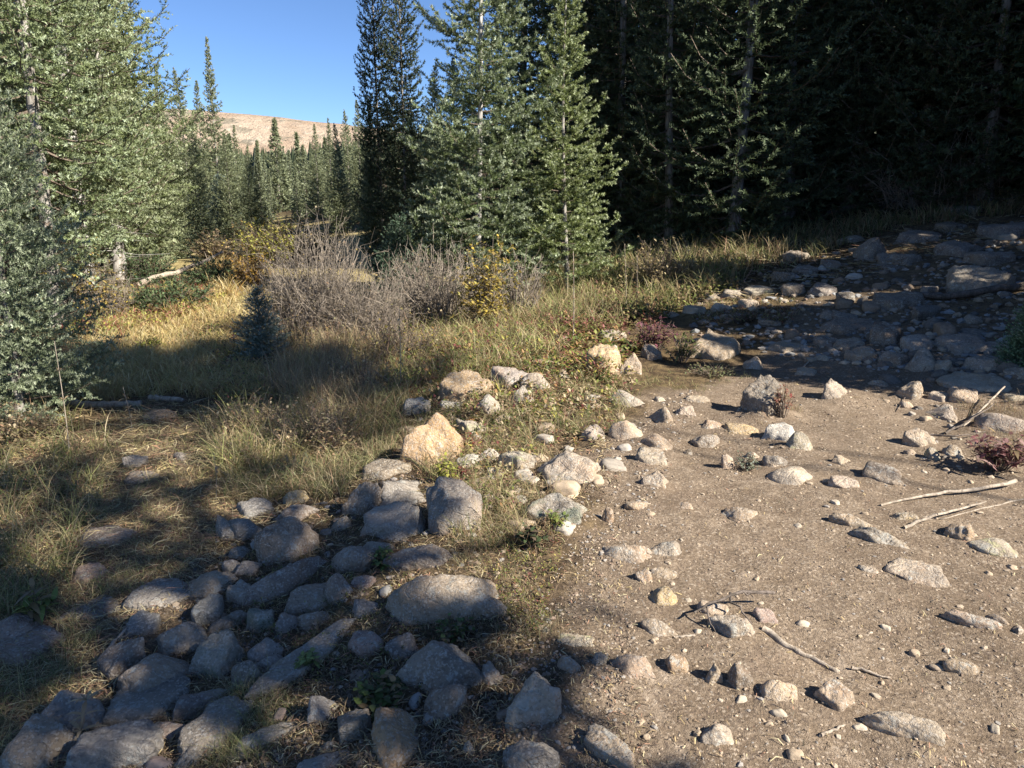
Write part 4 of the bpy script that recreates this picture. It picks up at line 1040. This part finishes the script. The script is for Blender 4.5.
# ------------------------------------------------------------------ conifers
def make_spruce(Ht, Rb, crown0, seed, whorl=.16, per=6, twig_gap=.07, shoot=.16, spikes=14, sp_len=.028, sp_w=.0045, taper=.9, droop=.25, trunk_r=None, bark='bark',
                c0=(.075, .11, .055), c1=(.20, .26, .19), second=True, dead=0, ragged=.25):
    r = np.random.default_rng(seed); tr = trunk_r or Ht*.013
    K = 14; t = np.linspace(0, 1, K); cur = r.normal(0, .012*Ht, (2,)); 
    TP = np.stack([cur[0]*np.sin(t*3), cur[1]*np.sin(t*2.4), t*Ht-.1*(t == 0)], 1)
    trunk = MB(); V, Q = tubes(TP[None], (tr*(1-t)**.8+.004)[None]*(1+.5*np.exp(-t*25))[None], 9); trunk.add(V, Q)
    tx = lambda z: np.stack([np.interp(z/Ht, t, TP[:, 0]), np.interp(z/Ht, t, TP[:, 1]), z], -1)
    B0, BD, BL = [], [], []
    z = crown0
    while z < Ht*.985:
        u = (z-crown0)/(Ht-crown0)
        env = Rb*min(1, (1-u)**taper*1.02)*(.72+.28*min(1, u/.12))
        k = max(3, int(per*(1-.35*u)+r.integers(-1, 2)))
        a0 = r.uniform(0, 6.28)
        for q in range(k):
            B0.append(z+r.normal(0, whorl*.2)); BD.append(a0+q/k*6.28+r.normal(0, .25)); BL.append(max(.05, env*r.uniform(1-ragged, 1+ragged*.45)))
        for q in range(max(1, k//3)):
            B0.append(z+whorl*r.uniform(.2, .8)); BD.append(r.uniform(0, 6.28)); BL.append(max(.04, env*r.uniform(.3, .7)))
        z += whorl*(1-.45*u)*r.uniform(.8, 1.2)
    B0 = np.minimum(np.array(B0), Ht*.99); BD = np.array(BD); BL = np.array(BL); n = len(B0)
    u = (B0-crown0)/(Ht-crown0)
    KB = 6; s = np.linspace(0, 1, KB)[None]
    rise = (.15+.75*u**1.3)[:, None]      # upper branches ascend, lower ones droop
    zz = BL[:, None]*(rise*s - (droop*(1-u))[:, None]*np.sin(s*2.4)*1.0 + .16*s**3)
    rad = BL[:, None]*s*.97
    ct = tx(B0)
    wob = np.cumsum(r.normal(0, .03, (n, KB)), 1)*BL[:, None]
    P = np.stack([ct[:, 0:1]+np.cos(BD)[:, None]*rad-np.sin(BD)[:, None]*wob, ct[:, 1:2]+np.sin(BD)[:, None]*rad+np.cos(BD)[:, None]*wob, ct[:, 2:3]+zz], 2)
    wood = MB(); V, Q = tubes(P, (tr*.26*np.clip(BL/Rb, .25, 1))[:, None]*np.linspace(1, .25, KB)[None], 3)
    crown = MB(); crown.add(V, Q, (1, 1, 1), 1)
    if dead:
        m = dead; zd = r.uniform(.1*crown0, crown0*1.3, m); a = r.uniform(0, 6.28, m); L = Rb*r.uniform(.15, .7, m)
        tt = np.linspace(0, 1, 4)[None, :, None]; D = np.stack([np.cos(a), np.sin(a), r.uniform(-.4, .1, m)], 1); PP = tx(zd)[:, None]+D[:, None]*L[:, None, None]*tt
        PP[:, 1:] += r.normal(0, .03, (m, 3, 3)); V, Q = tubes(PP, np.linspace(.007, .002, 4)[None]*np.ones((m, 1)), 3); trunk.add(V, Q)
    # shoots
    S0, SD, SL = [], [], []
    def at(i, f):
        i0 = np.minimum((f*(KB-1)).astype(int), KB-2); g = (f*(KB-1)-i0)[:, None]
        return P[i, i0]*(1-g)+P[i, i0+1]*g, nrm(P[i, i0+1]-P[i, i0])
    cnt = np.maximum(2, (BL/twig_gap).astype(int)); i = np.repeat(np.arange(n), cnt); 
    f = np.concatenate([(np.arange(c)+.5)/c for c in cnt]); f = np.clip(.12+.88*f+r.normal(0, .02, len(f)), .05, .99)
    sgn = np.where(np.arange(len(f)) % 2 == 0, 1, -1)
    b, ax = at(i, f); up = np.array([0, 0, 1.]); lat = nrm(np.cross(ax, up))*sgn[:, None]
    L = np.minimum(BL[i]*(.52*(1-f)+.12), shoot*3.2)*r.uniform(.7, 1.25, len(i))+.03
    D = nrm(ax*.62+lat*.75+up*r.normal(0.02, .22, (len(i), 1)))
    S0.append(b); SD.append(D); SL.append(L)
    # along the branch itself
    cnt2 = np.maximum(1, (BL/shoot).astype(int)+1); i2 = np.repeat(np.arange(n), cnt2); f2 = np.concatenate([np.arange(c)/c for c in cnt2]); keep = f2 > .15
    keep |= BL[i2] < .4; i2 = i2[keep]; f2 = f2[keep]; b2, ax2 = at(i2, f2); S0.append(b2); SD.append(ax2); SL.append(np.minimum(BL[i2]/np.maximum(cnt2[i2], 1), shoot)*1.15)
    if second:
        big = L > shoot*.8; bi = np.where(big)[0]; c3 = np.maximum(1, (L[bi]/(shoot*.42)).astype(int)); j = np.repeat(bi, c3)
        f3 = np.concatenate([(np.arange(c)+.6)/c for c in c3]); sg = r.choice([-1, 1], len(j))
        b3 = b[j]+D[j]*(L[j]*f3)[:, None]; l3 = nrm(np.cross(D[j], up))*sg[:, None]
        D3 = nrm(D[j]*.7+l3*.7+up*r.normal(0, .3, (len(j), 1))); S0.append(b3); SD.append(D3); SL.append(shoot*r.uniform(.35, .8, len(j))*(1-.4*f3))
    S0 = np.concatenate(S0); SD = np.concatenate(SD); SL = np.concatenate(SL)
    # needles: a bottle brush of spikes round every shoot
    k = np.maximum(4, (SL/shoot*spikes).astype(int)); j = np.repeat(np.arange(len(S0)), k); N = len(j)
    f = r.random(N)**.85; rv = r.normal(size=(N, 3)); ax = SD[j]; rv = nrm(rv-ax*np.sum(rv*ax, 1, keepdims=True)+up*.25)
    dirn = nrm(ax*r.uniform(.35, .9, (N, 1))+rv)
    bse = S0[j]+ax*(SL[j]*f)[:, None]; ln = sp_len*r.uniform(.7, 1.2, N)*(1-.35*f)
    sd = nrm(np.cross(dirn, r.normal(size=(N, 3))))*(sp_w*r.uniform(.7, 1.3, N))[:, None]
    V = np.stack([bse-sd, bse+sd, bse+dirn*ln[:, None]+sd*.25, bse+dirn*ln[:, None]-sd*.25], 1)
    sv = r.uniform(.7, 1.25, len(S0)); tipf = np.clip((f-.45)/.55, 0, 1)*r.uniform(.2, 1, len(S0))[j]
    cc = (np.array(c0)*(1-tipf[:, None])+np.array(c1)*tipf[:, None])*sv[j][:, None]
    q = np.arange(N)[:, None]*4
    crown.add(V.reshape(-1, 3), q+np.array([[0, 1, 2, 3]]), np.repeat(cc, 4, 0), 0)
    return trunk.mesh('trunk', [M[bark]], True), crown.mesh('crown', [M['needle'], M['twig']], False)
def put_tree(me, loc, label, rz=0., sc=1., tint=(1, 1, 1), group=None, name='spruce_tree', zs=None):
    root = empty(name, loc, rz); wf = .88+.24*((rz*7.13) % 1); root.scale = (sc*wf, sc*wf, zs or sc); tag(root, label, 'tree', group)
    t = link('trunk', me[0], root); c = link('crown', me[1], root); c.color = (*tint, 1)
    return root
def gz(x, y): return (x, y, float(h_full(x, y)[0])-.05)
T_CEN = make_spruce(6.6, 1.38, .22, 101, .16, 6, .15, .17, 44, .044, .0050, .8, .2, .045, 'bark_pale', c0=(.14, .18, .075), c1=(.60, .66, .50), ragged=.42)
T_SEC = make_spruce(4.5, .92, .20, 102, .145, 6, .14, .155, 42, .040, .0050, .85, .1, .03, 'bark', c0=(.18, .22, .075), c1=(.60, .66, .44), ragged=.42)
T_LEFT = make_spruce(2.9, 1.1, .05, 103, .11, 6, .085, .16, 30, .030, .0044, .75, .05, .04, c0=(.17, .21, .14), c1=(.54, .60, .50))
T_DARK = make_spruce(8.0, .85, .3, 104, .13, 7, .11, .24, 26, .05, .010, .6, .3, .04, c0=(.045, .065, .035), c1=(.13, .16, .10), second=False)
T_DWARF = make_spruce(1.0, .42, .02, 105, .05, 7, .045, .09, 26, .022, .0034, .75, .0, .014, c0=(.13, .18, .14), c1=(.48, .56, .50), second=False)
T_BIG = [make_spruce(12, 1.75, 1.1, 110+q, .27, 7, .18, .30, 28, .056, .0085, .62, .32, .09, 'bark_pale' if q == 0 else 'bark', c0=(.18, .21, .10), c1=(.50, .55, .40), second=True, ragged=.42, dead=40) for q in range(2)]
T_MID = [make_spruce(10, rb, .12, 120+q, .26, 7, .20, .40, 22, .11, .022, tp, .3, .06, c0=(.18, .205, .115), c1=(.40, .44, .31), second=False, ragged=rg) for q, (rb, tp, rg) in enumerate([(1.6, .8, .4), (1.3, .9, .5), (2.0, .85, .45)])]
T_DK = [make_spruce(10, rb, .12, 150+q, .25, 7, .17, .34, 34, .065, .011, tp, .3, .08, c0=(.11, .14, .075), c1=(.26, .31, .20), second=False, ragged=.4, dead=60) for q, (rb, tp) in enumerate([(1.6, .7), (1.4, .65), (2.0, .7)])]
T_FAR = [make_spruce(10, rb, .05, 130+q, .34, 7, .36, .65, 13, .27, .065, .9, .3, .06, c0=(.18, .205, .12), c1=(.38, .42, .30), second=False, ragged=.45) for q, rb in enumerate([1.5, 1.25, 1.85])]
# added tall-stemmed trees: trunks slimmed and crowns raised to shape their shadows
T_HIGH = [make_spruce(Ht, R_, c0_, 140+q, wh, pr, .20, .36, sk, .13, .036, tp, .35, .022, c0=(.06, .09, .04), c1=(.12, .16, .09), second=False, ragged=rg)
    for q, (Ht, c0_, wh, pr, tp, rg, sk, R_) in enumerate([(14, 6.5, .64, 4, .5, .7, 24, 1.9), (9.6, 6.2, .46, 5, .4, .65, 24, 1.8), (9.6, 6.2, .26, 6, .4, .5, 16, 1.8), (15.5, 9.1, .27, 6, .5, .5, 16, 1.6), (12.6, 9.4, .27, 6, .4, .5, 16, 1.7)])]
T_FULL = make_spruce(10, 2.0, .15, 160, .20, 8, .20, .40, 20, .13, .034, .75, .3, .07, c0=(.06, .09, .04), c1=(.12, .16, .09), second=False, ragged=.3)  # dense crown, so the added trees let little sun through
for nm, m_ in (('cen', T_CEN), ('left', T_LEFT), ('big', T_BIG[0]), ('mid', T_MID[0]), ('far', T_FAR[0])): print(nm, len(m_[1].polygons))

def at_px(px, dist):
    """a spot on the terrain seen in column px at a horizontal distance"""
    d = ray(px, 200.); d = d[:2]/np.linalg.norm(d[:2]); return gz(d[0]*dist, d[1]*dist)
put_tree(T_CEN, at_px(476, 12.0), 'tall sunlit central spruce with a pale trunk showing', 1.0, 1.16)
put_tree(T_SEC, at_px(570, 12.2), 'slender bright green spruce just right of the tall central one', 2.2, 1.12)
put_tree(T_LEFT, at_px(-14, 6.9), 'dense silvery blue spruce filling the left edge', .4, .72, (1.02, 1.0, .86), zs=.95)
put_tree(T_DARK, at_px(404, 13.6), 'dark narrow spruce left of the tall central one, nearer spire', .3, .72, (1, 1, 1), zs=.86)
put_tree(T_DARK, at_px(383, 14.2), 'thinner dark spire at the left side of the dark narrow spruce', 2.3, .62, (.9, .95, 1), zs=.88)
put_tree(T_DWARF, at_px(250, 8.3), 'small blue green spruce at the edge of the big grey bush', .5, .82)
put_tree(T_DWARF, at_px(400, 11.5), 'young spruce below the dark narrow spires', 1.5, 1.4, (.42, .5, .38))
put_tree(T_DWARF, at_px(222, 33), 'bushy pale young spruce beyond the meadow path', 2.5, 2.4)
put_tree(T_DWARF, at_px(1046, 7.6), 'young fir reaching in at the right edge over the shaded rocks', 3.1, .62, (.7, .9, .6))
put_tree(T_BIG[0], at_px(78, 13.5), 'big spruce with a white flaked trunk left of the meadow', .2, 1, (1, 1, .95))
put_tree(T_BIG[1], at_px(112, 16.5), 'big olive green spruce at the left side of the sky gap', 1.2, 1.0, (.78, .82, .66))
put_tree(T_BIG[1], at_px(40, 12.0), 'big spruce behind the silvery blue one at left', 2.9, .9, (1.05, 1.1, 1.05))
put_tree(T_BIG[0], at_px(-20, 15), 'big shaggy spruce in the upper left corner', 4, 1.05, (.8, .76, .6))
put_tree(T_MID[0], at_px(20, 17), 'spruce standing deeper in the left hand group', 4.4, 1.2, (1, .95, .8))
put_tree(T_MID[2], at_px(95, 20), 'broad spruce deeper behind the white flaked trunk', 1.4, 1.0, (1, 1, .9))
put_tree(T_MID[2], at_px(75, 24), 'broad spruce far back in the left hand group', 3.4, 1.2, (1, 1, .9))
# sunlit background stand, from the picture's spires
MIDS = [(221, 38, 8.3, 1, 'tall pointed spruce rising highest over the meadow'), (208, 40, 6.7, 0, 'dark slim spruce touching the highest one on its left'), (186, 34, 6.4, 2, 'sunlit spruce just right of the big left group'),
        (170, 30, 5.8, 1, 'narrow sunlit spruce beside the big left group'), (240, 42, 5.0, 0, 'medium spruce right of the highest one'), (262, 46, 4.5, 1, 'slim medium spruce under the mountain'),
        (300, 50, 4.9, 1, 'spruce under the middle of the mountain'), (318, 44, 4.9, 0, 'spruce left of the twin tops by the sky gap'), (332, 42, 5.0, 1, 'spruce with a sharp top near the sky gap centre'),
        (348, 40, 5.1, 2, 'broad spruce beside the dark spires'), (360, 36, 5.2, 0, 'olive spruce partly behind the dark spires'), (252, 30, 3.4, 2, 'bushy low spruce behind the ochre shrub'),
        (200, 26, 3.9, 0, 'young sunlit spruce right behind the meadow'), (165, 22, 4.2, 2, 'bushy spruce behind the fallen pale log'), (230, 32, 4.0, 2, 'bushy spruce in front of the highest one'), (140, 21, 5.2, 0, 'green spruce behind the left end of the pale log'),
        (280, 60, 6.6, 2, 'farther spruce between the shrubs and the mountain'), (338, 32, 4.2, 2, 'low broad spruce behind the big grey bush'), (372, 26, 4.4, 0, 'short spruce left of the dark spires'), (438, 24, 5.0, 2, 'spruce half hidden in the gap left of the central spruce'), (456, 18, 4.4, 0, 'spruce close behind the left branches of the central spruce'), (412, 19, 3.6, 2, 'low spruce behind the dark spires')]
for q, (px, d, hh, v, l) in enumerate(MIDS):
    put_tree(T_MID[v] if d < 45 else T_FAR[v], at_px(px, d), l, q*1.7, hh/10, (1, 1, .92))
r = np.random.default_rng(77)
for q in range(84):
    px = r.uniform(120, 480); d = 30+80*r.random()**1.2; hh = r.uniform(3.2, 4.6)*(.7+d/190)
    put_tree(T_FAR[q % 3], at_px(px, d), 'distant spruce in the sunlit stand below the mountain', q, hh/10, (1, 1, .95), 'distant spruces below the mountain')
# dark forest on the right-hand slope; crown tints lowered to deepen its shade
DK = [(672, 15, 9.5, 1), (622, 16.5, 9.5, 0), (735, 14.5, 10, 0), (790, 16, 10.5, 1), (850, 17, 10, 2), (915, 16.5, 10.5, 0), (985, 16, 10, 2), (560, 17.5, 10, 2), (520, 19, 10, 0), (700, 19, 11, 2), (765, 20, 11, 2), (822, 21, 11, 0), (880, 21, 11, 1), (950, 21, 11, 2), (1030, 19, 11, 0), (640, 22, 11, 2), (590, 24, 11, 0), (1090, 17, 10, 2), (1010, 25, 12, 1)]
DLAB = ['dark spruce with a visible grey trunk behind the straw coloured shrub', 'dark spruce directly behind the slender bright green one', 'dark spruce standing above the purple leaved plant', 'dark spruce above the sunlit plant patch', 'dark broad spruce above the shaded rubble', 'dark spruce behind the dark fallen trunk', 'dark spruce above the big sunlit topped boulder', 'dark spruce between the two sunlit spruces', 'dark spruce behind the tall central one']
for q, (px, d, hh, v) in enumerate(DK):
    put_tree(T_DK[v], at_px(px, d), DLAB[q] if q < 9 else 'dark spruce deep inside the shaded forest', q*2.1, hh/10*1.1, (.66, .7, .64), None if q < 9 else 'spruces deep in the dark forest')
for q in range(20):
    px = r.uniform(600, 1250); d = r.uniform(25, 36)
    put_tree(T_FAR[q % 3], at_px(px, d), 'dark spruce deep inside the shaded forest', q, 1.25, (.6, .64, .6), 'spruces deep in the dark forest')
# trees added up-sun of the trail so their shadows dapple the ground
SHADE = [(6.3, -0.62, 'q0', 0.88), (6.56, -2.81, 'q0', 1.05), (10.66, -0.15, 'g0', 1.0), (8.35, -3.5, 'h0', 1.08), (8.09, 8.9, 'm2', 0.55), (6.69, 5.2, 'm2', 0.37), (8.29, 6.0, 'm0', 0.54), (11.55, 9.98, 'm2', 1.0), (9.05, 11.48, 'm2', 1.1), (13.55, 11.98, 'm2', 1.2), (16.55, 8.98, 'm0', 1.1), (10.55, 15.98, 'm0', 1.2), (15.55, 16.98, 'm2', 1.2), (19.55, 13.98, 'm2', 1.2), (7.09, 6.8, 'm2', 0.43), (10.19, 7.9, 'm2', 0.72), (5.29, 5.4, 'm2', 0.32), (9.5, 0.2, 'f0', 0.95), (8.2, 5.0, 'm2', 0.46), (9.8, 5.7, 'm2', 0.56), (10.9, 6.7, 'm2', 0.66)]
for q, (x, y, v, s) in enumerate(SHADE):
    T = {'h0': T_HIGH[0], 'q0': T_HIGH[1], 'q1': T_HIGH[2], 'f0': T_HIGH[3], 'g0': T_HIGH[4], 'm0': T_FULL, 'm1': T_FULL, 'm2': T_FULL}[v]
    if q == 0: x, y = x-.96, y-2.63
    tr_ = put_tree(T, gz(x, y), 'spruce added upslope of the trail to cast shade', q*1.3, s, (.8, .85, .8), 'spruces added upslope for their shade')
    if q == 0:        # leaned so its trunk shadow stays off the trail
        from mathutils import Quaternion
        tr_.rotation_euler = Quaternion((-.94, .342, 0), math.atan(.35)).to_euler(); tr_['label'] = 'leaning spruce added beside the trail to shade the boulders'

# ------------------------------------------------------------------ mountain, ridge and their wood
def terrain_strip(name, x0, x1, y0, y1, hf, mat, nx=160, ny=60):
    xs = np.linspace(x0, x1, nx); ys = np.linspace(y0, y1, ny); X, Y = np.meshgrid(xs, ys); z = hf(X.ravel(), Y.ravel())
    V = np.stack([X.ravel(), Y.ravel(), z], 1); i = np.arange(nx*ny).reshape(ny, nx)
    Q = np.stack([i[:-1, :-1], i[:-1, 1:], i[1:, 1:], i[1:, :-1]], -1).reshape(-1, 4)
    o = link(name, mesh_np(name, V, Q, [mat], None, None, True)); tag(o, kind='structure'); return o
def mtn_h(x, y):
    n = fbm(np.stack([x/420, y/420, 0*x], 1), 6, 60)
    a = x/y*F+512
    top = 226-.07*np.maximum(0, a-230)*2.6/2.6 - .0006*(np.maximum(0, a-230))**2*6
    prof = smooth(1500, 2300, y+0*x)
    return -30 + (30+np.clip(222-(a-240)*.30, 30, 236))*prof*1.0 + n*14*prof
def ridge_h(x, y):
    a = x/y*F+512
    n = fbm(np.stack([x/120, y/120, 0*x], 1), 5, 66)
    return -25 + (25+30+8*np.sin(a/60))*smooth(420, 640, y+0*x) + n*6*smooth(420, 640, y)
kk = NT('mountain_scree'); geo = kk.n('ShaderNodeNewGeometry'); v = geo.outputs['Position']
c = kk.mix(kk.ramp(kk.noise(v, .006, 7, .65, .5), .38, .62), (.37, .27, .19), (.50, .40, .30))
c = kk.mix(kk.math('MULTIPLY', kk.ramp(kk.noise(v, .02, 8, .75), .55, .66), .5), c, (.50, .45, .38))
c = kk.mix(kk.math('MULTIPLY', kk.ramp(kk.noise(v, .012, 6, .7), .56, .60), .6), c, (.15, .15, .11))
kk.fin(c, .95, kk.bump(kk.noise(v, .02, 9, .7), 1., 30.), .1)
terrain_strip('mountain', -1900, 300, 1450, 3200, mtn_h, kk.m, 220, 120)
kr = NT('ridge_floor'); geo = kr.n('ShaderNodeNewGeometry'); v = geo.outputs['Position']
kr.fin(kr.mix(kr.ramp(kr.noise(v, .03, 6, .6), .4, .6), (.05, .06, .035), (.12, .11, .06)), .95)
terrain_strip('ridge_hill', -620, 150, 400, 1000, ridge_h, kr.m, 120, 80)
def far_wood(name, n, xr, yr, hf, seed, hh, label):
    r = np.random.default_rng(seed); Y = r.uniform(*yr, n); X = (r.uniform(*xr, n)-512)/F*Y; Z = hf(X, Y); H = r.uniform(.6, 1.2, n)*hh
    K = 7; mb = MB(); th = np.arange(K)/K*6.28
    for lvl, (z0, z1, rr) in enumerate([(0, .55, .2), (.25, .8, .15), (.5, 1, .1)]):
        ring = np.stack([np.cos(th), np.sin(th), 0*th], 1)[None]*(H*rr)[:, None, None]*r.uniform(.55, 1.25, (n, K, 1)); ring[..., 2] += (H*z0)[:, None]+r.normal(0, .03, (n, K))*H[:, None]
        ring = ring+np.stack([X, Y, Z], 1)[:, None]; tip = np.stack([X, Y, Z+H*z1], 1)[:, None]
        V = np.concatenate([ring, tip], 1).reshape(-1, 3); b = (np.arange(n)*(K+1))[:, None]
        Fc = np.stack([b+np.arange(K), b+(np.arange(K)+1) % K, b+K+np.zeros(K, int)], -1).reshape(-1, 3)
        c = np.array([(.05, .07, .035), (.065, .085, .04), (.085, .10, .05)])[r.integers(3, size=n)]*r.uniform(.7, 1.2, (n, 1))
        mb.add(V, Fc, np.repeat(c, K+1, 0))
    o = link(name, mb.mesh(name, [M['needle']], False)); tag(o, label, 'woods', None, 'stuff')
far_wood('ridge_forest', 5200, (60, 700), (420, 900), ridge_h, 5, 13, 'far off conifer wood covering the ridge below the mountain')
far_wood('valley_forest', 2600, (-300, 560), (110, 420), lambda x, y: np.zeros_like(x)-.5, 6, 8.5, 'distant conifer wood filling the valley behind the meadow')
